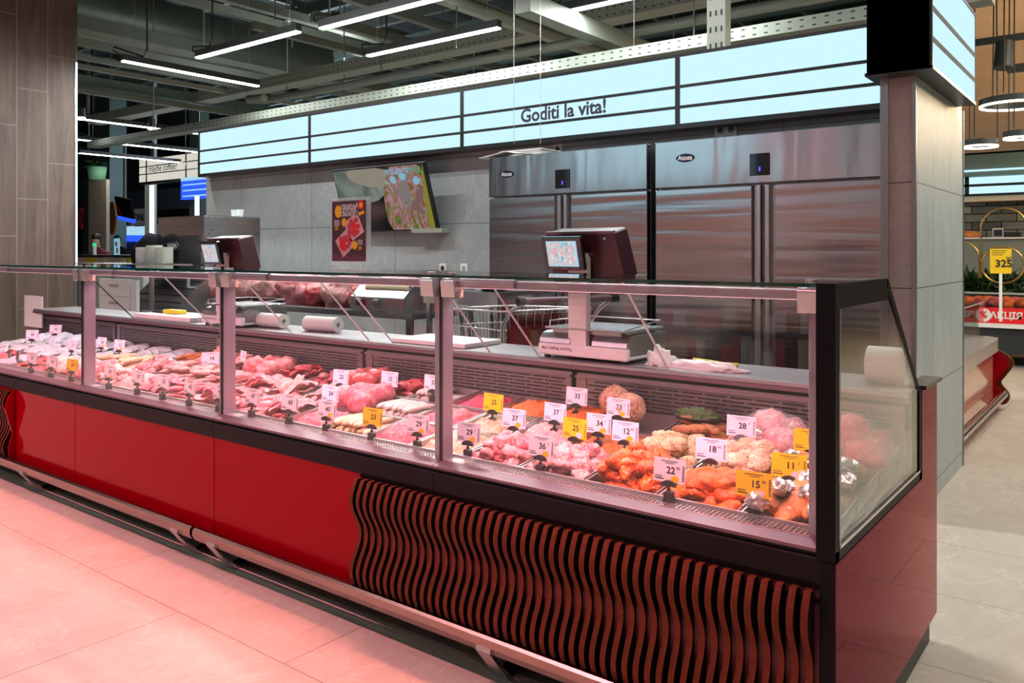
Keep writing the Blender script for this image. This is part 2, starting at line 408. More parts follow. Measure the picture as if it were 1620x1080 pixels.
# wood-look clad column at the left end of the counter
w = MB().box(-10.1, -9.106, .2, 2.39, 0, 7.4); structure('wall_column', w, 'wood_plank')
structure('trim_6', MB().box(-9.14, -9.10, 2.39, 2.414, 0, 7.4), 'steel_smooth')
structure('trim_7', MB().box(-9.10, -9.094, 2.396, 2.412, 1.2, 3.5), 'strip_white')

# ---------------------------------------------------------------- steel refrigerators
def fridge(x0, x1, label, px_ctrl, hl):
    Y0 = 2.79
    t = empty('upright_fridge', ((x0+x1)/2, Y0+.4, 0), label, 'fridge', None)
    MB().box(x0, x1, Y0+.055, 3.6, .12, 2.035).build('body', 'steel_dark', t)
    h = MB().box(x0+.002, x1-.002, Y0, Y0+.055, 1.742, 2.038).build('header_panel', 'steel_header', t, bevel=.004)
    xm = (x0+x1)/2
    for sgn, a, b in ((-1, x0+.003, xm-.004), (1, xm+.004, x1-.003)):
        hw = .045
        pa, pb = (a, b-hw-.02) if sgn < 0 else (a+hw+.02, b)
        d = MB().box(pa, pb, Y0+.004, Y0+.055, .16, 1.732).build('door', 'steel', t, bevel=.004)
        ha = b-hw if sgn < 0 else a; hb = b if sgn < 0 else a+hw
        MB().box(min(ha, hb-.0)-(.02 if sgn < 0 else 0), max(hb, ha)+(.02 if sgn > 0 else 0), Y0+.03, Y0+.05, .17, 1.732).box(ha+.006, hb-.006, Y0-.006, Y0+.032, .20, 1.732).build('door_handle', 'steel_smooth', d, bevel=.006)
    for fx in (x0+.08, x1-.08): MB().cyl((fx, Y0+.1, 0), .025, .12).build('foot', 'steel_dark', t)
    # badge
    zc = 1.905 if hl == 0 else 1.925; xc = x0+(.175 if hl == 0 else .215)
    e = [(xc+.063*math.cos(a), zc+.027*math.sin(a)) for a in [2*PI*k/32 for k in range(32)]]
    b = MB().prism(e, Y0-.004, Y0+.001, 'y').text('Atosa', .042, T(xc, Y0-.0055, zc) @ RX, 1, bold=True)
    b.build('badge', ['navy', 'white'], t)
    c = onY(*px_ctrl, Y0)
    b = MB().box(c.x-.06, c.x+.06, Y0-.006, Y0+.002, c.z-.066, c.z+.066).box(c.x-.004, c.x+.006, Y0-.0075, Y0-.005, c.z-.04, c.z-.015, 1)
    b.build('control_panel', ['black_gloss', 'blue_dot'], t)
    return t
fridge(-3.32, -1.985, 'two-door stainless steel fridge with blue oval badge, left of the pair', (890, 283), 0)
fridge(-1.93, -.50, 'two-door stainless steel fridge with blue oval badge beside the partition', (1202, 260), 1)

# things standing on the left fridge and sockets above
o = MB().box(-3.26, -2.94, 2.93, 3.2, 2.038, 2.092).box(-3.27, -2.93, 2.92, 3.21, 2.092, 2.098)
o.build('cardboard_box', 'board', label='pale flat box lying on top of the left steel fridge', cat='box', origin=(-3.1, 3.06, 2.038))
v = []; n = 14
mbp = MB()
for i in range(n):
    for j in range(6):
        x = -3.40+.49*i/(n-1); y = 2.77+.15*j/5
        v.append((x, y, 2.043+.045*max(0, math.sin(PI*(i-1)/(n-3)))*max(0, noise.noise(Vector((x*5, y*6, 1)))+.65)))
mbp.add(v, [(i*6+j, (i+1)*6+j, (i+1)*6+j+1, i*6+j+1) for i in range(n-1) for j in range(5)], 0, True)
o = mbp.build('paper_sheet', 'white', label='crumpled white sheet lying along the front edge of the left fridge top', cat='paper')
sm = o.modifiers.new('thick', 'SOLIDIFY'); sm.thickness = .004
def socket(px, py, label, dbl=False, plug=False, Y=YW):
    c = onY(px, py, Y); n = 2 if dbl else 1
    t = empty('wall_socket', (c.x, Y, c.z), label, 'socket')
    MB().box(c.x-.042*n, c.x+.042*n, Y-.012, Y, c.z-.042, c.z+.042).build('plate', 'socket_white', t, bevel=.003)
    for k in range(n):
        xx = c.x+(k-(n-1)/2)*.082
        MB().prism([(xx+.023*math.cos(q), c.z+.023*math.sin(q)) for q in [2*PI*i/18 for i in range(18)]], Y-.015, Y-.01, 'y').build('plug' if plug else 'outlet', 'black' if plug else 'ceil_white', t)
socket(701.5, 424, 'white wall socket with a black plug, left of the two low sockets', plug=True)
socket(735, 424.5, 'empty white wall socket beside the one with the black plug')
socket(883, 236, 'white socket with plug above the left fridge', plug=True)
socket(1149, 206, 'double white socket with plugs above the right fridge', True, True)

# television tilted off the back wall
zt, zb = 2.135, 1.53; x0, x1 = -5.76, -4.52
ang = math.atan2(.19, zt-zb); H = math.hypot(.19, zt-zb); mx = T((x0+x1)/2, YW-.10, zb) @ R(ang, 'X')
t = empty('television', ((x0+x1)/2, YW-.06, zb), 'wide flat television tilted down from the tiled back wall, showing herb-sprinkled raw meat', 'television')
W = (x1-x0)/2
MB().box(-W, W, 0, .045, 0, H, 0, mx).build('casing', 'black', t, bevel=.004)
s = MB().box(-W+.012, W-.012, -.003, 0, .014, H-.012, 0, mx)
random.seed(3)
def blob(s, cx, cz, rx, rz, mi, y, rot=0, n=18, jit=.15, cl=None):
    pts = []
    for k in range(n):
        a = 2*PI*k/n; j = 1+random.uniform(-jit, jit); px, pz = rx*j*math.cos(a), rz*j*math.sin(a)
        X = cx+px*math.cos(rot)-pz*math.sin(rot); Z = cz+px*math.sin(rot)+pz*math.cos(rot)
        if cl: X = min(max(X, cl[0]), cl[1]); Z = min(max(Z, cl[2]), cl[3])
        pts.append((X, Z))
    s.prism(pts, y, y+.0005, 'y', mi, mx=mx)
cl = (-W+.014, W-.014, .016, H-.014)
blob(s, -.35, .50, .42, .22, 11, -.0035, -.15, jit=.05, cl=cl); blob(s, -.08, .54, .34, .10, 6, -.004, -.12, jit=.05, cl=cl)
blob(s, .36, .22, .34, .46, 12, -.0042, 0, 24, .05, cl=cl); blob(s, .60, .3, .05, .40, 7, -.0045, -.1, jit=.05, cl=cl)
for k in range(7): blob(s, random.uniform(.12, .5), random.uniform(.12, .5), random.uniform(.025, .045), random.uniform(.08, .15), random.choice([3, 5]), -.005-.0002*k, random.uniform(-1, 1), cl=cl)
for (a, b2) in ((.20, .50), (.33, .52), (.50, .47)): blob(s, a, b2, .05, .045, 9, -.0085, .3, 5, .2, cl=cl)
s.text('ЕПІЦЕНТР', .062, mx @ T(.28, -.0112, H-.065) @ RX, 9, bold=True)
s.text('ФУД', .062, mx @ T(.515, -.0112, H-.062) @ RX, 10, bold=True)
for nme, c in (('tv_skin', (.30, .17, .17)), ('tv_grey', (.17, .22, .20)), ('tv_green', (.03, .22, .03)), ('tv_board', (.32, .28, .27)), ('tv_palm', (.42, .38, .30)), ('tv_oil', (.34, .33, .05)), ('tv_red', (.28, .10, .03)), ('tv_blue', (.35, .72, .95)), ('tv_lime', (.1, .6, .3))):
    emis(nme, c, .6)
s.build('screen', ['black_gloss', 'black', 'tv_grey', 'tv_skin', 'tv_green', 'tv_board', 'tv_palm', 'tv_oil', 'tv_red', 'tv_blue', 'tv_lime', 'tv_hand', 'tv_food'], t)
MB().box((x0+x1)/2-.2, (x0+x1)/2+.2, YW-.05, YW-.003, zb+.05, zb+.35).build('wall_bracket', 'black', t)
MB().box(x1-.32, x1+.06, YW-.11, YW-.003, zb-.02, zb+.02).build('lower_bracket', 'ceil_white', t)
# ---------------------------------------------------------------- the refrigerated counter
L = 1.27
def zr(y): return .628+.11*(y-.13)          # rim height of the trays
def unit(label):
    t = empty('display_counter', (0, .6, 0), label, 'counter', None)
    P = lambda mb, n, m, par=None, **k: mb.build(n, m, par or t, **k)
    P(MB().box(-L+.002, -.002, .16, 1.08, 0, .10), 'plinth', 'plinth')
    P(MB().box(-L+.002, -.022, .03, 1.15, .10, .50).box(-L+.002, -.022, .87, 1.15, .5, .845), 'cabinet_body', 'trim_dark')
    P(MB().box(-L+.003, -.003, .004, .03, .115, .545), 'front_panel', 'red_gloss')
    P(MB().prism([(0, .545), (0, .603), (.004, .607), (.05, .607), (.05, .545)], -L+.001, -.001), 'front_trim', 'trim_dark')
    P(MB().box(-L, 0, .014, .06, .607, .620), 'shadow_gap', 'plinth')
    P(MB().prism([(.0, .620), (.0, .628), (.040, .638), (.05, .638), (.05, .62)], -L+.0015, -.0015), 'ledge', 'ledge_alu')
    P(MB().box(-L, 0, .05, .128, .612, .622), 'air_duct', 'plinth')
    g = MB().box(-L+.002, -.002, .05, .062, .626, .634).box(-L+.002, -.002, .122, .13, .626, .640)
    n = 84; x0, x1 = -L+.075, -.07
    g.box(-L+.002, x0, .05, .13, .628, .632); g.box(x1, -.002, .05, .13, .628, .632)
    for i in range(n):
        x = x0+(x1-x0)*i/n; g.box(x, x+.0028, .06, .124, .628, .631)
    for j in range(1, 5): g.box(x0, x1, .060+.0135*j-.0012, .060+.0135*j+.0012, .628, .631)
    P(g, 'air_grille', 'alu')
    P(MB().prism([(.13, .50), (.13, .56), (.85, .65), (.85, .50)], -L+.002, -.022), 'deck', 'tray_steel')
    r = MB().box(-L+.003, -.022, .862, .87, .62, .835)
    for j in range(8):
        z = .700+.0145*j
        for q in range(12):
            xa = -L+.06+(L-.12)*q/12+(.03 if j % 2 else 0); r.box(xa, min(xa+(L-.12)/12*.86, -.05), .8575, .862, z, z+.0055, 1)
    r.box(-L+.003, -L+.05, .856, .862, .65, .82).box(-.05, -.022, .856, .862, .65, .82).box(-L+.003, -.022, .845, .862, .818, .826)
    P(r, 'rear_louvre', ['louvre_steel', 'plinth'])
    w = MB().prism([(.83, .870), (.83, .882), (.836, .887), (1.158, .887), (1.158, .848), (.86, .848), (.86, .857), (.84, .857)], -L+.001, -.001)
    P(w, 'worktop', 'worktop_steel')
    P(MB().box(-L+.001, -.001, .823, .831, .855, .868), 'worktop_edge', 'ledge_alu')
    gl = MB().box(-L+.004, -.004, .038, .046, .637, 1.243); gl.m = [1 if i in (4, 5) else 0 for i in range(6)]
    P(gl, 'front_glass', ['glass', 'plinth'])
    P(MB().prism([(0, 1.247), (.5, 1.247), (.5, 1.256), (0, 1.256)], -L+.002, -.002, 'x', 1, 1).box(-L+.004, -.004, .002, .498, 1.2558, 1.2562, 0).box(-L+.004, -.004, .002, .498, 1.2468, 1.2472, 0) if 0 else topglass(), 'top_glass', ['glass', 'glass_edge'])
    b = MB().box(-L+.02, -.02, .058, .10, 1.213, 1.239)
    P(b, 'light_bar', 'post_alu', bevel=.004)
    P(MB().box(-L+.03, -.03, .066, .094, 1.2122, 1.2135), 'led_strip', 'led_pink')
    P(MB().tube([(-L+.06, .062, 1.229), (-L+.30, .062, 1.229)], .016, 14), 'bar_sleeve', 'post_alu')
    for xx in (-L+.012, -.082):
        P(MB().prism([(.024, 1.236), (.034, 1.245), (.075, 1.245), (.075, 1.182), (.03, 1.182)], xx, xx+.058), 'glass_clamp', 'alu', bevel=.004)
        P(MB().cyl((xx+.03, .05, 1.256), .016, .008), 'glass_bolt', 'alu')
    P(MB().box(-L-.042, -L-.014, .055, .118, .63, 1.215), 'post', 'post_alu', bevel=.003)
    return t
def topglass():
    s = MB(); s.box(-L+.002, -.002, .0, .5, 1.247, 1.256)
    s.m = [0, 0, 1, 1, 1, 1]; return s
u0 = unit('counter unit at the near right end, showing orange wings and foil-wrapped legs')
labs = ['counter unit second from the right end, showing pink mince and white sausages',
        'counter unit third from the right end, showing long rows of raw pink meat slices',
        'counter unit left of the leftmost post, showing yellowish poultry and tongs',
        'last counter unit, cut by the left photo edge, with iced fish']
for k in range(4):
    c = copytree(u0); c.location = (-L*(k+1), .6, 0); c['label'] = labs[k]
for ch in list(u0.children):            # the near unit carries the end post instead
    pass
t = empty('counter_end', (0, .6, 0), 'near end of the counter: maroon glass side panel under a black-edged glass pane', 'panel')
pl = [(0, .09), (1.158, .09), (1.158, .883), (.925, .883), (.925, .600), (0, .600)]
MB().prism(pl, .002, .018).build('side_panel', 'maroon_gloss', t)
MB().box(-.018, .002, .03, 1.12, 0, .60).build('side_core', 'plinth', t)
MB().box(.002, .022, -.004, .9, .0, .088).build('foot_plate', 'steel_dark', t) if 0 else None
gp = [(.03, .628), (.895, .628), (.895, .885), (.485, 1.225), (.03, 1.225)]
MB().prism(gp, .006, .013).build('end_glass', 'glass_end', t)
f = MB()
def strip(s, a, b, w, x0, x1, mi=0):       # a flat bar lying in the plane of the side
    a = Vector((a[0], a[1])); b = Vector((b[0], b[1])); d = (b-a).normalized(); n = Vector((-d.y, d.x))*w
    s.prism([tuple(a), tuple(b), tuple(b+n), tuple(a+n)], x0, x1, 'x', mi)
strip(f, (0, .602), (.925, .602), .024, .004, .017); strip(f, (.923, .602), (.923, .887), .03, .004, .017)
strip(f, (.925, .880), (.505, 1.256), .024, .006, .014)
f.box(.006, .014, 0, .505, 1.196, 1.256)
f.box(-.028, .017, -.001, .030, .600, 1.257); f.box(-.02, .017, -.001, .014, .09, .602)
f.build('frame', 'frame_black', t)
f = MB(); strip(f, (.03, .628), (.893, .628), .006, .0175, .019, 0); f.box(.0175, .019, .031, .035, .63, 1.195)
f.build('seal', 'alu', t)
MB().box(-.062, -.03, .05, .085, .63, 1.21).build('end_post', 'post_alu', t, bevel=.003)
MB().box(-.03, .03, .93, 1.18, .887, .899).build('end_cap', 'black', t)

# slanted glass fins between the top pane and the worktop
for k, x in enumerate((-.84, -1.44, -1.71, -2.32, -2.49, -3.11, -3.88, -4.81)):
    a = Vector((x, .47, 1.245)); b = Vector((x, .833, .888))
    s = MB(); s.prism([(.47, 1.246), (.479, 1.246), (.840, .888), (.831, .888)], x-.0025, x+.0025)
    big = x < -4.5
    s.build('glass_fin', 'black' if big else 'glass_edge_white', label=['slanted thin glass fin nearest the right end, behind the scale', 'slanted thin glass fin beside the shopping trolley handle, between trolley and scale', 'slanted thin glass fin just right of the second post from the right end', 'slanted thin glass fin left of the white cutting board', 'slanted thin glass fin right of the paper roll on the worktop', 'slanted thin glass fin crossing above the paper roll', 'slanted thin glass fin over the yellow-handled knife and small board', 'dark slanted bar beside the leftmost post'][k],
            cat='glass fin', group='slanted fins above the worktop', origin=(x, .65, .888))

# bumper rails with V feet
def rail(x0, x1, feet, label):
    t = empty('bumper_rail', ((x0+x1)/2, -.04, 0), label, 'rail')
    MB().prism([(-.03, .165), (-.052, .165), (-.06, .158), (-.062, .135), (-.05, .112), (-.03, .112)], x0, x1).build('rail', 'rail_steel', t)
    for x in feet:
        MB().prism([(-.058, .15), (-.05, .112), (.045, .008), (.10, .03), (.10, .018), (.05, 0), (.03, 0), (-.066, .12)], x-.028, x+.028).build('foot', 'steel_smooth', t)
rail(-6.5, -2.62, (-2.74, -4.3), 'stainless bumper rail along the foot of the red panels, left of the gap')
rail(-2.60, -.02, (-2.46, -1.0), 'stainless bumper rail under the wavy wooden slats, right of the gap')

# wavy slatted screens
def slat(x, par):
    pr = []; N = 30
    for i in range(N+1):
        z = .532-.405*i/N; y = -.030-.021*math.cos(2*PI*(z-.462)/.25)
        pr.append((y, z))
    s = MB(); back = [(.002, .127), (.002, .532)]
    s.prism(pr+back, x-.0085, x+.0085, 'x', 0, 1)
    # the short face under the trim is dark too
    o = s.build('slat', ['slat_wood', 'slat_side'], par); return o
t = empty('slatted_screen', (-.82, -.02, 0), 'screen of wavy reddish wooden slats on the front of the near counter', 'screen')
p0 = slat(-.04, t)
for i in range(1, 47):
    c = p0.copy(); col.objects.link(c); c.parent = t; c.location = (-.0342*i, 0, 0)
MB().box(-1.62, -.02, -.006, .002, .50, .512).box(-1.62, -.02, -.006, .002, .135, .15).box(-1.615, -.02, -.002, .0, .13, .53, 1).box(-1.62, -.02, -.001, .003, .53, .546).build('batten_and_gap_shade', ['slat_side', 'slat_gap_shade'], t)  # besides the battens, a dark red sheet paints the shade between slats
t = empty('slatted_screen', (-5.05, -.02, 0), 'wavy wooden slats at the far left edge of the counter front', 'screen')
for i in range(48):
    c = p0.copy(); col.objects.link(c); c.parent = t; c.location = ((-4.58-.0342*i)+5.05-.78, 0, 0)
MB().box(-6.3, -4.57, -.002, .0, .13, .53).build('batten_and_gap_shade', 'slat_gap_shade', t)  # dark red sheet painting the shade in the slat gaps
MB().prism([(-.0, .545), (-.035, .5), (-.05, .44), (-.03, .36), (-.012, .3), (-.03, .22), (-.03, .13), (0, .115)], -4.556, -4.54).build('edge_board', 'red_gloss', t)

# LED lamps of the counter: under each light bar one row looks in, one looks out
for k in range(5):
    for (yy, e, tilt, cc, sp) in ((.086, 8.0, .42, (1, .46, .55), 2.3), (.070, 6.0, -.22, (1, .24, .17), 1.0)):
        l = bpy.data.lights.new('counter_led', 'AREA'); l.shape = 'RECTANGLE'; l.size = 1.16; l.size_y = .012; l.energy = e; l.color = cc; l.spread = sp
        o = bpy.data.objects.new('counter_led', l); col.objects.link(o); o.location = (-L*(k+.5), yy, 1.205); o.rotation_euler = (tilt, 0, 0)
# ---------------------------------------------------------------- goods in the counter
def slot_x(k): return (-.025-.2475*(k+1)+.004, -.025-.2475*k-.004)     # trays counted from the right end
ROWY = ((.133, .368), (.372, .602), (.606, .838))
ROWN = ('front', 'middle', 'back')
def traymesh(w, d):
    s = MB(); h = .052
    def ring(ins, z): return [(-w/2+ins, -d/2+ins, z), (w/2-ins, -d/2+ins, z), (w/2-ins, d/2-ins, z), (-w/2+ins, d/2-ins, z)]
    v = ring(0, 0)+ring(.005, 0)+ring(.012, -h)+ring(.010, -h-.002)+ring(.003, -.003)
    f = []
    for a, b in ((0, 1), (1, 2), (3, 4)):
        for i in range(4): f.append((a*4+i, a*4+(i+1) % 4, b*4+(i+1) % 4, b*4+i))
    for i in range(4): f.append((16+i, 16+(i+1) % 4, (i+1) % 4, i))
    f.append((8, 9, 10, 11)); f.append((15, 14, 13, 12)); s.add(v, f); return s
_tm = {}
SL = math.atan(.11)
# meat materials
meatmat('m_pink', (.72, .10, .14), (.95, .52, .50), .54, 24)
meatmat('m_pale', (.76, .25, .25), (.92, .56, .50), .5, 20)
meatmat('m_pork', (.66, .16, .18), (.93, .60, .58), .55, 26, speck=(.9, .62, .55), speckscale=70)
meatmat('m_red', (.50, .03, .05), (.78, .18, .18), .62, 20)
meatmat('m_mince', (.68, .06, .12), (.97, .45, .46), .58, 60)
meatmat('m_magenta', (.70, .02, .10), (.90, .12, .22), .6, 60)
meatmat('m_orange', (.50, .030, .002), (.90, .16, .008), .5, 16, .22, (.98, .50, .14), speckscale=140)
meatmat('m_orange2', (.62, .05, .004), (.92, .20, .02), .5, 14, .22)
meatmat('m_carrot', (.80, .07, .01), (.97, .26, .03), .5, 40)
meatmat('m_herb', (.62, .38, .16), (.88, .68, .42), .5, 20, .4, (.10, .12, .03), speckscale=120)
meatmat('m_pepper', (.66, .34, .20), (.90, .64, .42), .5, 16, .35, (.16, .08, .03), speckscale=130)
meatmat('m_roast', (.42, .10, .03), (.85, .36, .12), .5, 16, .3)
meatmat('m_brown', (.30, .09, .03), (.62, .28, .10), .5, 30, .35)
meatmat('m_loaf', (.42, .10, .06), (.90, .58, .40), .55, 40, .4, (.95, .72, .5), speckscale=110)
meatmat('m_white', (.66, .42, .38), (.80, .66, .60), .45, 14)
meatmat('m_cream', (.78, .42, .20), (.88, .64, .42), .5, 10)
meatmat('m_fish', (.38, .38, .42), (.62, .62, .64), .5, 8, .25)
def nz(p, s, o): return noise.noise(Vector((p.x*s+o, p.y*s+o*1.7, p.z*s-o)))
def shp(kind, seed):
    rnd = random.Random(seed); o = rnd.uniform(0, 50); s = MB()
    if kind == 'chunk':
        def fn(p, n):
            q = Vector([math.copysign(abs(c)**.85, c) for c in n]); k = 1+.40*nz(n, 1.8, o)+.18*nz(n, 4.5, o)+.06*nz(n, 11, o)
            return Vector((q.x*.036, q.y*.030, q.z*.024))*k
        s.ell((0, 0, 0), (1, 1, 1), 3, fn=fn)
    elif kind == 'thigh':
        def fn(p, n):
            k = 1+.32*nz(n, 1.6, o)+.14*nz(n, 4, o)+.05*nz(n, 11, o); tt = (n.x+1)/2
            return Vector((n.x*.042, n.y*.037*(.7+.35*tt), n.z*.028*(.75+.3*tt)))*k
        s.ell((0, 0, 0), (1, 1, 1), 3, fn=fn)
    elif kind == 'wing':
        def fn(p, n):
            k = 1+.42*nz(n, 2.2, o)+.26*nz(n, 5, o)+.10*nz(n, 12, o); bend = .022*abs(n.x)**1.4
            return Vector((n.x*.046*(1+.2*nz(n, 3, o+5)), n.y*.029*(1.05-.35*abs(n.x))*k+bend-.01, n.z*.022*k*(1.1-.3*abs(n.x))))
        s.ell((0, 0, 0), (1, 1, 1), 3, fn=fn)
    elif kind == 'leg':
        def fn(p, n):
            tt = (n.x+1)/2; r = .016+.026*max(0, math.sin(PI*min(1, tt*1.05)))**1.3 if tt > .25 else .014+.01*tt
            k = 1+.15*nz(n, 2, o)+.06*nz(n, 6, o)
            return Vector((n.x*.075, n.y*r/max(.35, math.sqrt(max(.01, 1-n.x*n.x))) if abs(n.x) < .9 else n.y*r*1.6, n.z*r*.8))*k
        s.ell((0, 0, 0), (1, 1, 1), 3, fn=fn)
    elif kind == 'slice':
        def fn(p, n):
            k = 1+.25*nz(n, 1.4, o); z = n.z*.008+.016*math.sin(n.x*2.2+o)+.007*math.sin(n.y*5+o)+.006*nz(n, 4, o)
            return Vector((n.x*.058*k, n.y*.034*k, z))
        s.ell((0, 0, 0), (1, 1, 1), 3, fn=fn)
    elif kind == 'fillet':
        def fn(p, n):
            k = 1+.18*nz(n, 1.5, o)+.05*nz(n, 6, o); tt = (n.x+1)/2
            return Vector((n.x*.062*k, n.y*.026*(.5+.6*tt)*k+.01*math.sin(n.x*2), n.z*.018*(.6+.5*tt)*k))
        s.ell((0, 0, 0), (1, 1, 1), 3, fn=fn)
    elif kind == 'sausage':
        n = 9; sg = rnd.choice((1, -1, .5)); pts = [(-.085+.17*i/(n-1), .012*math.sin(PI*i/(n-1))*sg, .0) for i in range(n)]
        r = [.006, .0125, .0135, .0135, .014, .0135, .0135, .0125, .006]; s.tube(pts, r, 10)
    elif kind == 'ball':
        def fn(p, n):
            k = 1+.06*nz(n, 2, o)+.05*nz(n, 9, o); return Vector((n.x*.064, n.y*.060, n.z*.060))*k
        s.ell((0, 0, 0), (1, 1, 1), 4, fn=fn)
    elif kind == 'joint':
        def fn(p, n):
            k = 1+.32*nz(n, 1.6, o)+.12*nz(n, 4, o)+.05*nz(n, 10, o); return Vector((n.x*.070, n.y*.06, n.z*.055))*k
        s.ell((0, 0, 0), (1, 1, 1), 3, fn=fn)
    elif kind == 'kebab':
        def fn(p, n): 
            k = 1+.12*nz(n, 3, o)+.08*nz(n, 8, o); return Vector((n.x*.045, n.y*.020, n.z*.018))*k
        s.ell((0, 0, 0), (1, 1, 1), 3, fn=fn)
    elif kind == 'plate_fish':
        def fn(p, n):
            tt = (n.x+1)/2; return Vector((n.x*.11, n.y*.034*(.35+.8*math.sin(PI*min(1, .15+tt*.85))), n.z*.011*(1+.2*nz(n, 3, o))))
        s.ell((0, 0, 0), (1, 1, 1), 3, fn=fn)
    return s
_pm = {}
def piece(kind, m, seed):
    k = (kind, m, seed)
    if k not in _pm:
        s = shp(kind, hash(kind) % 97+seed*13 if 0 else sum(map(ord, kind))+seed*13)
        me = bpy.data.meshes.new(kind); me.from_pydata(s.v, [], s.f); me.materials.append(M[m])
        me.polygons.foreach_set('use_smooth', [True]*len(s.f)); me.update(); _pm[k] = me
    return _pm[k]
KN = {'chunk': 'meat_chunk', 'thigh': 'chicken_thigh', 'wing': 'chicken_wing', 'leg': 'chicken_drumstick', 'slice': 'meat_slice', 'fillet': 'meat_fillet',
      'sausage': 'sausage', 'ball': 'meat_loaf', 'joint': 'meat_joint', 'kebab': 'kebab', 'plate_fish': 'fish_fillet'}
def put(name, me, loc, rot, label, cat, group):
    o = bpy.data.objects.new(name, me); col.objects.link(o); o.location = loc; o.rotation_euler = rot
    return tag(o, label, cat, group)
def heap(x0, x1, y0, y1, fn_h, res, m, name, label, cat, seed, tex='grain'):
    # a loose mound with a grainy or stranded top, one object of uncountable stuff
    s = MB(); nx = int((x1-x0)/res); ny = int((y1-y0)/res); v = []
    for j in range(ny+1):
        for i in range(nx+1):
            u, w2 = i/nx, j/ny; x = x0+(x1-x0)*u; y = y0+(y1-y0)*w2
            e = min(1, 6*min(u, 1-u, w2, 1-w2)); z = zr(y)-.02+e*(.018+fn_h(u, w2))
            if tex == 'grain': z += .006*noise.noise(Vector((x*130, y*130, seed)))+.004*noise.noise(Vector((x*260, y*260, seed)))+.010*noise.noise(Vector((x*25, y*25, seed)))
            else: z += .011*abs(noise.noise(Vector((x*60+y*30, y*95-x*20, seed))))+.006*noise.noise(Vector((x*150, y*150, seed)))+.012*noise.noise(Vector((x*20, y*20, seed)))
            v.append((x, y, z))
    s.add(v, [(j*(nx+1)+i, j*(nx+1)+i+1, (j+1)*(nx+1)+i+1, (j+1)*(nx+1)+i) for j in range(ny) for i in range(nx)], 0, True)
    return s.build(name, m, label=label, cat=cat, kind='stuff')
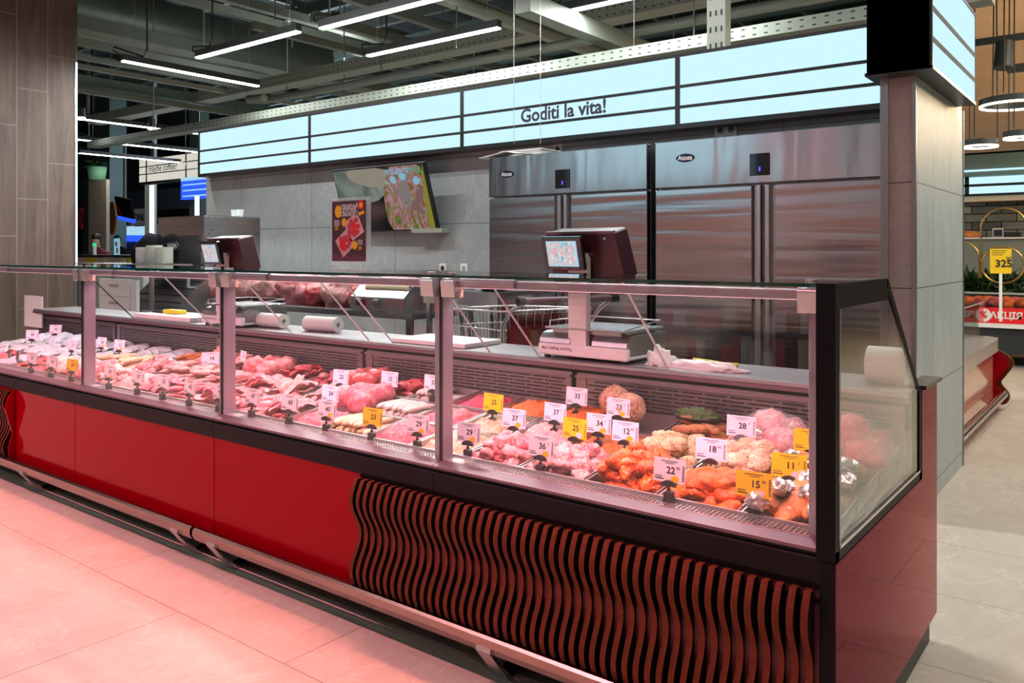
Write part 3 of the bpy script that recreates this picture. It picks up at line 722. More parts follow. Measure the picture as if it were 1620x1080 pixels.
# what lies in each tray, by row and by tray counted from the right end:
# (kind, material, pieces, height, words)
C = {
 (0, 0): ('leg', 'm_roast', 9, .03, 'golden roast chicken leg'),
 (0, 1): ('thigh', 'm_orange2', 22, .03, 'smooth orange marinated chicken thigh'),
 (0, 2): ('wing', 'm_orange', 34, .055, 'glossy orange marinated chicken wing'),
 (0, 3): ('chunk', 'm_pork', 20, .03, 'seasoned pale pink pork chunk'),
 (0, 4): ('chunk', 'm_pink', 20, .03, 'plain pink pork chunk'),
 (0, 5): ('H', 'm_pepper', 0, .02, 'pale chopped chicken with herbs', 'strand'),
 (0, 6): ('H', 'm_mince', 0, .03, 'bright pink minced meat', 'grain'),
 (0, 7): ('sausage', 'm_cream', 13, .03, 'cream and pink banded sausage'),
 (0, 8): ('H', 'm_mince', 0, .015, 'pink coarse mince', 'grain'),
 (0, 9): ('slice', 'm_pink', 13, .03, 'raw pink pork slice'),
 (0, 10): ('fillet', 'm_pink', 14, .03, 'raw pink pork strip'),
 (0, 11): ('slice', 'm_pink', 13, .03, 'folded raw pink pork slice'),
 (0, 12): ('fillet', 'm_mince', 14, .03, 'deep pink raw meat strip'),
 (0, 13): ('slice', 'm_mince', 13, .03, 'thin deep pink raw meat slice'),
 (0, 14): ('H', 'm_pale', 0, .03, 'pale chopped poultry', 'strand'),
 (0, 15): ('chunk', 'm_pale', 16, .03, 'pale raw poultry piece'),
 (0, 16): ('joint', 'm_pink', 4, .02, 'round pink meat joint'),
 (0, 17): ('joint', 'm_pale', 4, .02, 'knobbly pale pink meat joint'),
 (0, 18): ('slice', 'm_red', 8, .0, 'dark red meat slice'),
 (1, 0): ('leg', 'm_roast', 9, .03, 'foil-tipped roast chicken leg'),
 (1, 1): ('thigh', 'm_pepper', 18, .035, 'pale peppered chicken thigh'),
 (1, 2): ('thigh', 'm_herb', 14, .04, 'yellow herb-coated chicken piece'),
 (1, 3): ('H', 'm_carrot', 0, .015, 'orange-red shredded salad', 'strand'),
 (1, 4): ('H', 'm_pork', 0, .02, 'pink and white shredded meat', 'strand'),
 (1, 5): ('H', 'm_pepper', 0, .02, 'pale herb-flecked chopped meat', 'strand'),
 (1, 6): ('H', 'm_mince', 0, .02, 'light pink ground meat', 'grain'),
 (1, 7): ('sausage', 'm_white', 14, .03, 'white raw sausage'),
 (1, 8): ('joint', 'm_mince', 4, .03, 'rounded lump of ground meat'),
 (1, 9): ('slice', 'm_pale', 12, .03, 'pale pink cutlet'),
 (1, 10): ('slice', 'm_pale', 14, .035, 'thick pale pink pork piece'),
 (1, 11): ('slice', 'm_pink', 13, .03, 'ribbed raw pork slice'),
 (1, 12): ('fillet', 'm_pink', 14, .03, 'long raw pink fillet'),
 (1, 13): ('fillet', 'm_pale', 14, .035, 'pale raw chicken fillet'),
 (1, 14): ('fillet', 'm_pale', 14, .035, 'light pink chicken fillet'),
 (1, 15): ('chunk', 'm_pink', 16, .03, 'chopped pink poultry part'),
 (1, 16): ('fillet', 'm_cream', 12, .03, 'yellowish poultry piece'),
 (1, 17): ('fillet', 'm_cream', 12, .03, 'long yellowish poultry strip'),
 (1, 18): ('plate_fish', 'm_fish', 6, .02, 'silvery white fillet'),
 (2, 0): ('joint', 'm_red', 5, .05, 'film-wrapped dark pink meat joint'),
 (2, 1): ('joint', 'm_pork', 5, .04, 'film-wrapped speckled meat joint'),
 (2, 2): ('kebab', 'm_brown', 13, .03, 'brown spiced kebab'),
 (2, 3): ('ball', 'm_loaf', 2, .06, 'crusted round meat loaf'),
 (2, 4): ('H', 'm_carrot', 0, .02, 'orange-red diced salad', 'strand'),
 (2, 5): ('H', 'm_carrot', 0, .015, 'bright orange diced salad', 'strand'),
 (2, 6): ('H', 'm_magenta', 0, .015, 'magenta red mince', 'grain'),
 (2, 7): ('sausage', 'm_white', 10, .03, 'pale white sausage on a black tray'),
 (2, 8): ('slice', 'm_red', 12, .02, 'dark red beef slice'),
 (2, 9): ('joint', 'm_red', 4, .02, 'deep red beef piece'),
 (2, 10): ('fillet', 'm_mince', 10, .015, 'red raw tenderloin strip'),
 (2, 11): ('slice', 'm_red', 12, .03, 'crinkled dark red meat slice'),
 (2, 12): ('joint', 'm_pink', 4, .01, 'rounded pink ham piece'),
 (2, 13): ('fillet', 'm_pink', 14, .05, 'pink raw poultry leg'),
 (2, 14): ('thigh', 'm_pink', 16, .05, 'pink raw poultry thigh'),
 (2, 15): ('fillet', 'm_roast', 10, .02, 'reddish brown smoked strip'),
 (2, 16): ('plate_fish', 'm_fish', 6, .02, 'thin grey fish fillet'),
 (2, 17): ('plate_fish', 'm_fish', 7, .02, 'white iced fish fillet'),
 (2, 18): ('plate_fish', 'm_fish', 7, .02, 'pale blue-white fish fillet'),
 (0, 20): ('plate_fish', 'm_fish', 6, .02, 'grey fish fillet'), (0, 21): ('slice', 'm_red', 8, .0, 'dark fish steak'), (0, 22): ('plate_fish', 'm_fish', 6, .02, 'silver fish fillet'),
 (1, 20): ('plate_fish', 'm_fish', 7, .02, 'white fish fillet on ice'), (1, 21): ('plate_fish', 'm_fish', 7, .02, 'pale fish fillet on ice'), (1, 22): ('plate_fish', 'm_fish', 7, .02, 'blue-grey fish fillet on ice'), (1, 23): ('plate_fish', 'm_fish', 7, .02, 'pale fish fillet'),
 (2, 20): ('H', 'ice', 0, .03, 'crushed ice', 'strand'), (2, 21): ('H', 'ice', 0, .04, 'crushed ice', 'strand'), (2, 22): ('H', 'ice', 0, .04, 'crushed ice', 'strand'), (2, 23): ('H', 'ice', 0, .03, 'crushed ice', 'strand'),
 (0, 19): ('slice', 'm_red', 8, .0, 'wet dark red meat slice'), (1, 19): ('plate_fish', 'm_fish', 6, .02, 'grey-white fillet'), (2, 19): ('plate_fish', 'm_fish', 6, .02, 'pale iced fillet'),
}
ORD = ['nearest the right end']+[f'{n}{"nd" if n in (2, 22) else "rd" if n in (3, 23) else "st" if n == 21 else "th"} from the right end' for n in range(2, 26)]
for (r, k), it in sorted(C.items()):
    x0, x1 = slot_x(k); y0, y1 = ROWY[r]; xc, yc = (x0+x1)/2, (y0+y1)/2; w, d = x1-x0, (y1-y0)/math.cos(SL)-.002
    if r not in _tm:
        tmesh = traymesh(w, d); me = bpy.data.meshes.new('food_tray'); me.from_pydata(tmesh.v, [], tmesh.f); me.materials.append(M['tray_steel']); me.update(); _tm[r] = me
    kind, m, n, hgt, words = it[:5]; where = f'{ROWN[r]} row tray {ORD[k]}'
    put('food_tray', _tm[r], (xc, yc, zr(yc)+.008), (SL, 0, 0), f'steel food tray in the {ROWN[r]} row, {ORD[k]}', 'tray', 'steel food trays in the counter')
    rnd = random.Random(r*100+k)
    if kind == 'H':
        heap(x0+.012, x1-.012, y0+.01, y1-.01, lambda u, v: hgt*(1.2*math.sin(PI*u)*math.sin(PI*v)+.2), .0036 if k < 9 else .006, m,
             'crushed_ice' if m == 'ice' else 'minced_meat' if it[5] == 'grain' else 'chopped_meat', f'{words} filling the {where}', 'ice' if m == 'ice' else 'mince' if it[5] == 'grain' else 'chopped meat', r*31+k, it[5])
        continue
    big = kind in ('joint', 'ball'); nx = {'ball': 1, 'joint': 2, 'sausage': 1, 'plate_fish': 1, 'leg': 3}.get(kind, 3)
    base = {'ball': .045, 'joint': .01, 'sausage': -.022, 'slice': -.018, 'plate_fish': -.02, 'fillet': -.016, 'kebab': -.02}.get(kind, -.014)
    for i in range(n):
        lay = i/max(1, n-1)                       # later pieces lie higher and nearer the middle
        if kind == 'sausage':
            row = i % 7; px = xc+rnd.uniform(-.012, .012); py = y0+.03+(y1-y0-.06)*row/6+(.012 if i > 6 else 0); dz = .024*(i//7)
            rot = (SL, 0, rnd.uniform(-.12, .12)+(PI/2 if k == 7 and r == 0 else 0))
            if k == 7: px, py = x0+.035+(x1-x0-.07)*row/6, yc+rnd.uniform(-.01, .01); rot = (SL, 0, PI/2+rnd.uniform(-.15, .15))
            z = zr(py)+base+dz+.012
        elif kind in ('joint', 'ball'):
            px = x0+(x1-x0)*((i % 2)*.46+.27) if n > 2 else xc+rnd.uniform(-.01, .01)-.03+.06*i; py = yc+((i//2)-.7)*.085+rnd.uniform(-.01, .01) if n > 2 else yc-.02+.05*i
            if i == 4: px, py = xc, yc
            if kind == 'ball': px, py = ((-1.02, .75), (-.92, .68))[i]
            z = zr(py)+base+(hgt if i == 4 else .01)+rnd.uniform(0, .012); rot = (SL+rnd.uniform(-.3, .3), rnd.uniform(-.3, .3), rnd.uniform(0, 6))
        elif kind == 'plate_fish':
            px = xc+rnd.uniform(-.01, .01); py = y0+.04+(y1-y0-.08)*i/max(1, n-1); z = zr(py)+.006+.006*(i % 2); rot = (SL+.35, rnd.uniform(-.1, .1), rnd.uniform(-.25, .25))
        else:
            f = 1-.45*lay; g = i % 9; gx = (g % 3-1)*.33; gy = (g//3-1)*.33
            px = xc+(gx+rnd.uniform(-.09, .09))*w*f*.92; py = yc+(gy+rnd.uniform(-.09, .09))*(y1-y0)*f*.9
            z = zr(py)+base+(hgt+.022)*lay+rnd.uniform(-.003, .006); rot = (SL+rnd.uniform(-.35, .35), rnd.uniform(-.3, .3), rnd.uniform(0, 6.28))
            if kind == 'leg':
                g = i % 3; px = x0+.055+g*.062+rnd.uniform(-.008, .008); py = yc+(i//3-1)*.055; z = zr(py)+.0+.024*(i//3 == 1)+.012; rot = (SL, .30, PI/2+rnd.uniform(-.6, .6)+(PI if i % 3 == 1 else 0))
            if kind in ('slice', 'fillet') : rot = (SL+rnd.uniform(-.5, .5), rnd.uniform(-.25, .25), rnd.uniform(-.5, .5)+(.9 if k % 3 == 0 else 1.5 if k % 3 == 1 else .3))
        o = put(KN[kind], piece(kind, m, i % 4), (px, py, z), rot, f'{words} in {where}', {'sausage': 'sausage', 'plate_fish': 'fish', 'ball': 'meat loaf'}.get(kind, 'meat'), f'{words} pieces, {ROWN[r]} row, {ORD[k]}')
        if kind == 'leg':
            if 'foil' not in _pm:
                def ff(p, q): kk = 1+.35*noise.noise(q*6); return Vector((q.x*.046, q.y*.023, q.z*.023))*kk
                s = MB(); s.ell((-.066, 0, .006), (1, 1, 1), 3, fn=ff); me = bpy.data.meshes.new('foil_wrap'); me.from_pydata(s.v, [], s.f); me.materials.append(M['foil']); _pm['foil'] = me
            c = bpy.data.objects.new('foil_wrap', _pm['foil']); col.objects.link(c); c.parent = o
        if kind == 'joint' and r == 2 and k < 2:
            if 'film' not in _pm:
                def ff(p, q): kk = 1+.10*noise.noise(q*3)+.05*noise.noise(q*11); return Vector((q.x*.085, q.y*.068, q.z*.064))*kk
                s = MB(); s.ell((0, 0, 0), (1, 1, 1), 3, fn=ff); me = bpy.data.meshes.new('film_wrap'); me.from_pydata(s.v, [], s.f); me.materials.append(M['film']); _pm['film'] = me
            c = bpy.data.objects.new('film_wrap', _pm['film']); col.objects.link(c); c.parent = o
# parsley bunch on a black dish, back row
c = Vector((-.68, .75, zr(.74)+.035))
c2 = onY(52, 550, .84); MB().box(c2.x-.16, c2.x+.16, .84, .85, .74, .985).build('board', 'white', label='pale framed board standing at the back of the leftmost counter unit', cat='board', origin=(c2.x, .84, .74))
t = empty('herb_dish', c, 'dark green parsley heaped on a black dish in the back row', 'dish')
MB().lathe([(.0, 0), (.06, 0), (.085, .016), (.082, .017), (.058, .004), (0, .004)], 24, mx=T(*c) @ Matrix.Diagonal((1.2, .8, 1, 1))).build('dish', 'black_gloss', t)
def hf(p, n): return Vector((n.x*.08, n.y*.045, n.z*.028+.012))*(1+.35*noise.noise(n*7)+.2*noise.noise(n*16))
MB().ell(c, (1, 1, 1), 4, fn=hf).build('parsley', 'herb', t)

# ---------------------------------------------------------------- price tags
_pt = {}
def price_tag(px, py, price, sup, yellow, badge, yaw, label, big=1.0, lift=0, onrow=None):
    # stands on the tray rim (or air grille) where its foot shows
    d = ray(px, py); tt = (CAM.z-(.628+lift)-.11*(CAM.y-.13))/(.11*d.y-d.z); b = CAM+d*tt
    if b.y < .125: b = onZ(px, py, .632)
    t = empty('price_tag', b, label, 'price tag', 'price tags in the counter', yaw)
    kb = 'base'
    if kb not in _pt:
        s = MB(); s.prism([(-.016, 0), (.016, 0), (.012, .012), (.013, .026), (.006, .03), (-.006, .03), (-.013, .026), (-.012, .012)], -.009, .009, 'y')
        s.tube([(0, 0, .022), (.002, 0, .034), (0, 0, .046)], .0035, 8); s.ell((0, 0, .034), (.006, .005, .006), 2); s.prism([(.012, .0), (.02, .016), (.017, .018), (.008, .004)], -.004, .004, 'y')
        a = s.build('stand', 'clip_black', t, world=False); _pt[kb] = a.data
        s = MB(); s.prism([(.023*math.cos(q), .043+.017*math.sin(q)) for q in [PI*i/12 for i in range(13)]]+[(-.021, .038), (.021, .038)][:0], -.006, .004, 'y')
        a2 = s.build('clip', 'clip_black', t, world=False); _pt['clip'] = a2.data
    else:
        for nm, kk in (('stand', 'base'), ('clip', 'clip')):
            o = bpy.data.objects.new(nm, _pt[kk]); col.objects.link(o); o.parent = t
    w, h = .048*big, .066*big; z0 = .053
    mx = T(0, .002, z0) @ R(-.10, 'X')
    s = MB(); s.box(-w, w, -.0004, .0004, .0, h, 0, mx)
    s.text(price, .026*big, mx @ T(.004*big if len(price) > 1 else 0, -.0007, h*.50) @ RX, 1, bold=True)
    s.text(sup, .012*big, mx @ T(.026*big, -.0007, h*.62) @ RX, 1)
    s.box(-w*.55, w*.5, -.0008, -.0005, h*.88, h*.905, 1, mx); s.box(-w*.3, w*.3, -.0008, -.0005, h*.80, h*.82, 1, mx)
    s.box(-w*.9, -w*.45, -.0008, -.0005, h*.22, h*.25, 1, mx); s.box(-w*.9, -w*.35, -.0008, -.0005, h*.12, h*.16, 1, mx)
    for i in range(9): s.box(w*.80, w*.93, -.0008, -.0005, h*(.12+.075*i), h*(.155+.075*i), 1, mx)
    if badge: s.prism([(w*.36+.012*big*math.cos(q), h*.17+.009*big*math.sin(q)) for q in [PI*2*i/10 for i in range(10)]], -.0009, -.0005, 'y', 2, mx=mx)
    s.build('card', ['tag_yellow' if yellow else 'tag_white', 'ink', 'badge_lilac' if yellow else 'badge_yellow'], t, world=False)
    return t
TG = [ # foot px, py, price, small figures, yellow, badge, yaw, words
 (1192, 818, '15', '90', 1, 1, .12, 'yellow 15 tag in front of the orange thighs'), (1058, 793, '22', '90', 0, 1, .05, 'white 22 tag in front of the orange wings'),
 (855, 749, '36', '7', 0, 1, .05, 'white 36 tag in front of the seasoned pork chunks'), (740, 724, '29', '7', 0, 1, .1, 'white 29 tag just right of the second post'),
 (660, 709, '29', '7', 0, 1, .1, 'white 29 tag just left of the second post'), (588, 696, '23', '7', 1, 0, .1, 'yellow 23 tag over the banded sausages'),
 (516, 682, '40', '7', 0, 1, .1, 'white 40 tag with orange dot at the pink mince'), (457, 670, '60', '7', 0, 0, .1, 'white 60 tag over the raw pink slices'),
 (398, 659, '47', '7', 0, 0, .0, 'white 47 tag just right of the wide third post'), (346, 651, '49', '7', 0, 1, .0, 'white tag half hidden by the glass joint left of the third post'),
 (299, 642, '42', '7', 0, 0, .0, 'white tag, first clear one left of the glass joint at the third post'), (257, 632, '52', '7', 0, 0, .1, 'narrow white tag second left of the third post'),
 (217, 624, '57', '7', 0, 0, .1, 'white tag at the grille, third left of the third post'), (172, 615, '39', '7', 0, 1, .1, 'white tag with orange dot near the leftmost post'),
 (113, 603, '37', '7', 1, 0, .2, 'yellow tag just left of the leftmost post'), (81, 597, '33', '7', 0, 0, .2, 'white tag second left of the leftmost post'), (49, 590, '35', '7', 0, 0, .2, 'white tag third left of the leftmost post, near the tongs'),
 (1124, 756, '18', '90', 0, 0, .1, 'white 18 tag between orange wings and peppered thighs'), (988, 724, '12', '90', 0, 1, .05, 'white 12 tag beside the red shredded salad'),
 (908, 718, '25', '7', 1, 1, .0, 'yellow 25 tag in front of the diced orange salad'), (812, 700, '37', '7', 0, 1, .1, 'white 37 tag with orange dot behind the pork chunks'),
 (779, 672, '25', '7', 1, 0, .0, 'yellow 25 tag beside the magenta mince'), (1248, 786, '11', '7', 1, 1, .15, 'dark yellow 11 tag beside the foil-wrapped legs'),
 (1172, 716, '28', '7', 0, 0, .1, 'white 28 tag in front of the film-wrapped joints'), (977, 682, '33', '7', 0, 1, .0, 'white 33 tag with orange dot by the round meat loaf'),
 (946, 710, '34', '7', 0, 1, .05, 'white 34 tag in front of the round meat loaf'), (877, 690, '37', '7', 0, 0, .0, 'plain white 37 tag in front of the orange diced salad'),
 (911, 662, '33', '7', 0, 0, .0, 'plain white 33 tag against the rear louvre'), (1281, 742, '19', '7', 1, 0, .1, 'yellow tag cut by the end post'),
 (521, 655, '34', '7', 0, 0, .1, 'white 34 tag above the one with 40'), (538, 626, '22', '7', 0, 0, .1, 'white tag, leftmost of the three in the back row by the dark red beef'),
 (615, 630, '12', '7', 0, 0, .1, 'white 12 tag, middle of the three in the back row'), (684, 637, '37', '7', 0, 0, .1, 'white tag at the back touching the second post'),
 (383, 590, '19', '7', 0, 1, -.3, 'white tag with orange dot at the back beside the third post'), (334, 592, '16', '7', 0, 0, 1.0, 'white tag turned edge-on at the back left of the third post'),
 (160, 563, '28', '7', 0, 1, .1, 'small white tag at the back right of the leftmost post'), (188, 568, '33', '7', 0, 1, .2, 'small white tag at the back over the raw poultry'),
 (113, 568, '27', '7', 0, 0, .1, 'faint white tag over the yellowish poultry'),
 (50, 549, '85', '7', 0, 0, .5, 'large leaning white tag over the white fillets'), (87, 540, '93', '7', 0, 0, .5, 'large white tag at the back over the iced fish'),
]
for q in TG: price_tag(q[0], q[1], q[2], q[3], q[4], q[5], q[6], q[7], 1.0)
# ---------------------------------------------------------------- things on and behind the worktop
def pscale(x, y, rz, label, slabel):
    # price-computing scale with a tall post and a double display
    t = empty('weighing_scale', (x, y, .887), label, 'scale', None, rz)
    B = lambda mb, n, m, par=None, **k: mb.build(n, m, par or t, world=False, **k)
    B(MB().box(-.22, .22, -.14, -.11, .012, .062).box(-.215, .215, -.11, .18, .012, .03), 'base', 'scale_white', bevel=.008)
    hump = [(-.135, .062), (-.13, .085), (-.11, .103), (-.08, .11), (.18, .11), (.18, .03), (-.11, .03)]
    B(MB().prism(hump, -.215, -.06).prism(hump, .05, .215), 'housing', 'steel_dark', bevel=.003)
    B(MB().prism([(-.10, .03), (.18, .03), (.18, .105), (-.10, .105)], -.06, .05), 'housing_core', 'black')
    for fx in (-.19, .19):
        for fy in (-.11, .15): B(MB().cyl((fx, fy, 0), .014, .013), 'foot', 'black')
    B(MB().box(-.19, .20, -.13, .19, .122, .13).box(-.17, .18, -.10, .16, .105, .122), 'weighing_plate', 'steel_smooth', bevel=.002)
    B(MB().tube([(-.17, -.12, .13), (-.17, -.12, .155), (-.165, .18, .155), (-.165, .18, .13)], .003, 6).tube([(.19, -.12, .13), (.19, .18, .155), (-.165, .18, .155)], .003, 6), 'plate_rail', 'alu')
    B(MB().prism([(.013*math.cos(q), .013*math.sin(q)) for q in [2*PI*i/16 for i in range(16)]], -.146, -.13, 'y', mx=T(.21, 0, .115)), 'level_knob', 'black')
    B(MB().text('Max 15/30 kg  e=5/10 g', .016, T(-.12, -.1415, .042) @ RX, 0), 'rating_text', 'ink')
    B(MB().box(-.072, .018, -.128, -.09, .03, .44), 'post', 'scale_white', bevel=.004)
    a = R(.20, 'X')
    mx = T(-.03, -.07, .33) @ a
    c = B(MB().prism([(-.17, .20), (.17, .20), (.20, .0), (.19, -.06), (-.15, -.06), (-.155, 0)], 0, .10, 'y', mx=mx), 'rear_case', 'maroon_case', bevel=.008)
    B(MB().box(-.17, .17, -.004, .012, .193, .204, 0, mx), 'case_rim', 'ledge_alu', c)
    for sx in (-.14, .12): B(MB().box(sx, sx+.008, -.003, .0, .168, .176, 0, mx), 'screw', 'alu', c)
    mx2 = T(-.075, -.135, .37) @ R(.24, 'X')
    d = B(MB().box(-.10, .10, -.012, .012, .0, .142, 0, mx2), 'customer_display', 'black_gloss', bevel=.006)
    s = MB().box(-.076, .076, -.0128, -.012, .018, .125, 0, mx2)
    s.box(-.07, .066, -.0133, -.0128, .024, .119, 1, mx2)
    B(s, 'screen', ['screen_pale', 'tv_small'], d)
    B(MB().box(-.02, .02, -.0128, -.012, .004, .010, 0, mx2), 'brand_plate', 'ledge_alu', d)
    B(MB().tube([(-.03, -.10, .36), (-.03, -.115, .40), (.0, -.11, .43), (.03, -.08, .44)], .012, 8), 'cable', 'maroon_case')
    B(MB().prism([(-.05, .33), (.05, .33), (.055, .30), (-.055, .30)], -.155, -.11, 'y', mx=T(-.03, 0, -.01)), 'neck_plate', 'maroon_case', bevel=.003)
    return t
emis('tv_red2', (.55, .08, .10), .9); emis('tv_pale2', (.85, .7, .62), .9); emis('tv_teal2', (.12, .45, .60), .9)
pscale(-1.235, .985, -.03, 'weighing scale with customer screen on the worktop in front of the fridges', '')
pscale(-3.80, .985, -.03, 'weighing scale with customer screen in front of the ice machine', '')

# poster in an acrylic stand on the glass top
c = onY(553, 428, .33); pz = 1.258; cx0 = onY(524, 428, .33).x; cx1 = onY(586, 428, .33).x; W = (cx1-cx0)
xm = (cx0+cx1)/2; zt = onY(553, 313, .33).z; H = zt-pz-.03
t = empty('poster_stand', (xm, .33, pz), 'dark maroon meat poster in a clear acrylic stand on the glass top', 'poster')
MB().box(xm-W/2, xm+W/2, .31, .37, pz, pz+.006).box(xm-W*.25, xm-W*.15, .325, .335, pz, pz+.03).box(xm+.15*W, xm+W*.25, .325, .335, pz, pz+.03).build('foot', 'clear_plastic', t)
MB().box(xm-W/2*.98, xm+W/2*.98, .322, .338, pz+.02, pz+.03+H).build('acrylic_frame', 'clear_plastic', t, bevel=.005)
s = MB(); w2 = W/2*.86; z0 = pz+.035; h = H-.018
s.box(xm-w2, xm+w2, .3205, .3215, z0, z0+h, 0)
def disc(s, cx, cz, r, mi, y, rz=1): s.prism([(cx+r*math.cos(q), cz+r*rz*math.sin(q)) for q in [2*PI*n/20 for n in range(20)]], y, y+.0004, 'y', mi)
U = w2; 
def PX(u, v): return xm+u*U, z0+v*h
for (u, v, r) in ((-.62, .83, .20),): a, b = PX(u, v); disc(s, a, b, r*U, 2, .3198, 1.25)
for i, ln in enumerate(('ОБИРАЙ', 'КУПУЙ', 'СМАКУЙ!')):
    a, b = PX(.05, .90-.062*i); s.text(ln, .235*U, T(a, .3196, b) @ RX, 1, bold=True)
a, b = PX(.72, .92); s.box(a-.16*U, a+.16*U, .3196, .32, b-.06*h, b+.07*h, 3); disc(s, a, b, .1*U, 2, .319)
a, b = PX(.72, .785); s.box(a-.2*U, a+.2*U, .3196, .32, b-.025*h, b+.025*h, 2, T(a, 0, b) @ R(-.25, 'Y') @ T(-a, 0, -b))
def dia(u, v, r, rot):
    a, b = PX(u, v); s.prism([(a+r*U*math.cos(rot+k*PI/2), b+r*U*math.sin(rot+k*PI/2)) for k in range(4)], .3196, .32, 'y', 4)
    random.seed(int(v*100))
    for k in range(22): disc(s, a+random.uniform(-.38, .38)*U*r*1.2, b+random.uniform(-.38, .38)*U*r*1.2, .10*U, 5 if k % 3 else 3, .3192-.00003*k)
dia(.32, .56, .62, -.3); dia(-.22, .30, .58, -.15)
for (u, v) in ((-.25, .645), (.38, .265)): a, b = PX(u, v); disc(s, a, b, .15*U, 2, .3185, 1.15)
a, b = PX(-.72, .545); s.text('25', .2*U, T(a, .3196, b) @ RX, 2, bold=True)
a, b = PX(.66, .215); s.text('24', .2*U, T(a, .3196, b) @ RX, 2, bold=True)
for i in range(5):
    a, b = PX(-.68, .68-.022*i); s.box(a-.18*U, a+(.12+.03*(i % 2))*U, .3196, .32, b-.004*h, b+.004*h, 1)
    if i < 4: a, b = PX(.68, .345-.022*i); s.box(a-.15*U, a+.14*U, .3196, .32, b-.004*h, b+.004*h, 1)
random.seed(5)
for i in range(30):
    a, b = PX(-.95+1.9*i/29, .06); s.box(a-.02*U, a+.02*U, .3198, .3202, b-.04*h, b+h*random.uniform(.0, .06), 6)
mat('poster_bg', (.085, .028, .045), .4); mat('poster_meat', (.62, .05, .09), .5); mat('poster_pink', (.75, .42, .50), .5); mat('poster_sky', (.22, .07, .10), .5)
s.build('poster_sheet', ['poster_bg', 'white', 'badge_yellow', 'red_sign', 'poster_pink', 'poster_meat', 'poster_sky'], t)

# boards, rolls, cloth, knives on the worktop
def board(px0, px1, Y0, Y1, label, th=.022):
    x0 = onY(px0, 540, Y0).x; x1 = onY(px1, 540, Y0).x
    return MB().box(x0, x1, Y0, Y1, .888, .888+th).build('cutting_board', 'board', label=label, cat='cutting board', bevel=.004, origin=((x0+x1)/2, (Y0+Y1)/2, .888))
board(620, 735, .86, 1.13, 'large white cutting board lying beside the second post from the right')
board(212, 300, .86, 1.13, 'white cutting board with a knife and yellow sponge on it', .03)
def roll(x, y, r, ln, label, rz=0, z=.888):
    t = empty('paper_roll', (x, y, z), label, 'paper roll', None, rz)
    s = MB(); n = 24
    def prof(rr): return [(rr*math.cos(2*PI*i/n), rr*math.sin(2*PI*i/n)+r) for i in range(n)]
    o, i2 = prof(r), prof(r*.32); vs = [(-ln/2, p[0], p[1]) for p in o]+[(ln/2, p[0], p[1]) for p in o]+[(-ln/2, p[0], p[1]) for p in i2]+[(ln/2, p[0], p[1]) for p in i2]
    f = []
    for i in range(n):
        j = (i+1) % n; f += [(i, j, n+j, n+i), (2*n+j, 2*n+i, 3*n+i, 3*n+j), (j, i, 2*n+i, 2*n+j), (n+i, n+j, 3*n+j, 3*n+i)]
    s.add(vs, f, 0, False); s.build('paper', 'paper', t, world=False)
    s = MB(); s.tube([(-ln/2-.001, 0, r), (ln/2+.001, 0, r)], r*.33, 16, caps=False); s.build('core', 'board', t, world=False)
    return t
roll(-.10, .985, .062, .12, 'white paper roll on the worktop at the near end, seen through the end glass')
c = onZ(440, 520, .93); roll(-3.05, 1.0, .042, .24, 'loose roll of white paper lying on the worktop between two glass fins', .1)
roll(-3.48, .98, .042, .22, 'roll of white paper half hidden behind the wide third post', .0)
def crumple(p, n, seed):
    def f(p_, q): k = 1+.5*noise.noise(q*2.2+Vector((seed, 0, 0)))+.28*noise.noise(q*6+Vector((seed, 0, 0))); return Vector((q.x*n[0]*k, q.y*n[1]*k, max(-.002, q.z*n[2]*k*1.2)))
    return MB().ell(p, (1, 1, 1), 4, fn=f)
crumple((-.74, .915, .889), (.15, .035, .024), 3).build('cloth', 'board', label='crumpled pale cloth on the worktop edge beside the scale', cat='cloth', origin=(-.74, .915, .889))
crumple((-.92, .93, .889), (.06, .04, .05), 9).build('paper_napkin', 'paper', label='upright crumpled white napkin between scale and pale cloth', cat='napkin', origin=(-.92, .93, .889))
MB().tube([(-.86, 1.10, .897), (-.78, 1.06, .90), (-.70, 1.04, .897), (-.66, 1.07, .895)], .007, 8).build('coiled_cord', 'cord_yellow', label='short yellow cord on the worktop behind the scale', cat='cord')
t = empty('knife', (-4.75, .98, .920), 'knife with black handle lying on the small cutting board', 'knife')
MB().box(-4.95, -4.80, .965, .99, .920, .924).build('blade', 'steel_smooth', t); MB().box(-4.80, -4.68, .965, .988, .919, .935).build('handle', 'black', t, bevel=.004)
t = empty('scouring_sponge', (-4.58, 1.0, .920), 'yellow sponge block lying on the small cutting board', 'sponge')
MB().box(-4.66, -4.48, .96, 1.03, .9195, .945).build('block', 'yellow_plastic', t, bevel=.004)
t = empty('box_cutter', (-4.2, .93, .888), 'yellow handled tool with a wire ring beside the small cutting board', 'tool')
MB().tube([(-4.28, .93, .905), (-4.18, .92, .900)], .014, 8).build('handle', 'yellow_plastic', t)
MB().tube([(-4.18+.03*math.cos(q)+.03, .92+.02*math.sin(q), .892) for q in [2*PI*n/16 for n in range(17)]], .003, 6).build('wire_ring', 'steel_smooth', t)

# tongs standing in the front tray at the far left
t = empty('serving_tongs', (-4.9, .2, .66), 'pair of steel tongs standing upright in the front tray at the far left', 'tongs')
for px in (14, 27):
    a = onY(px, 577, .2); b = onY(px+1.5, 556, .2); MB().prism([(a.x-.014, a.z), (a.x+.014, a.z), (b.x+.02, b.z), (b.x-.014, b.z)], .195, .201, 'y').build('arm', 'steel_dark', t)
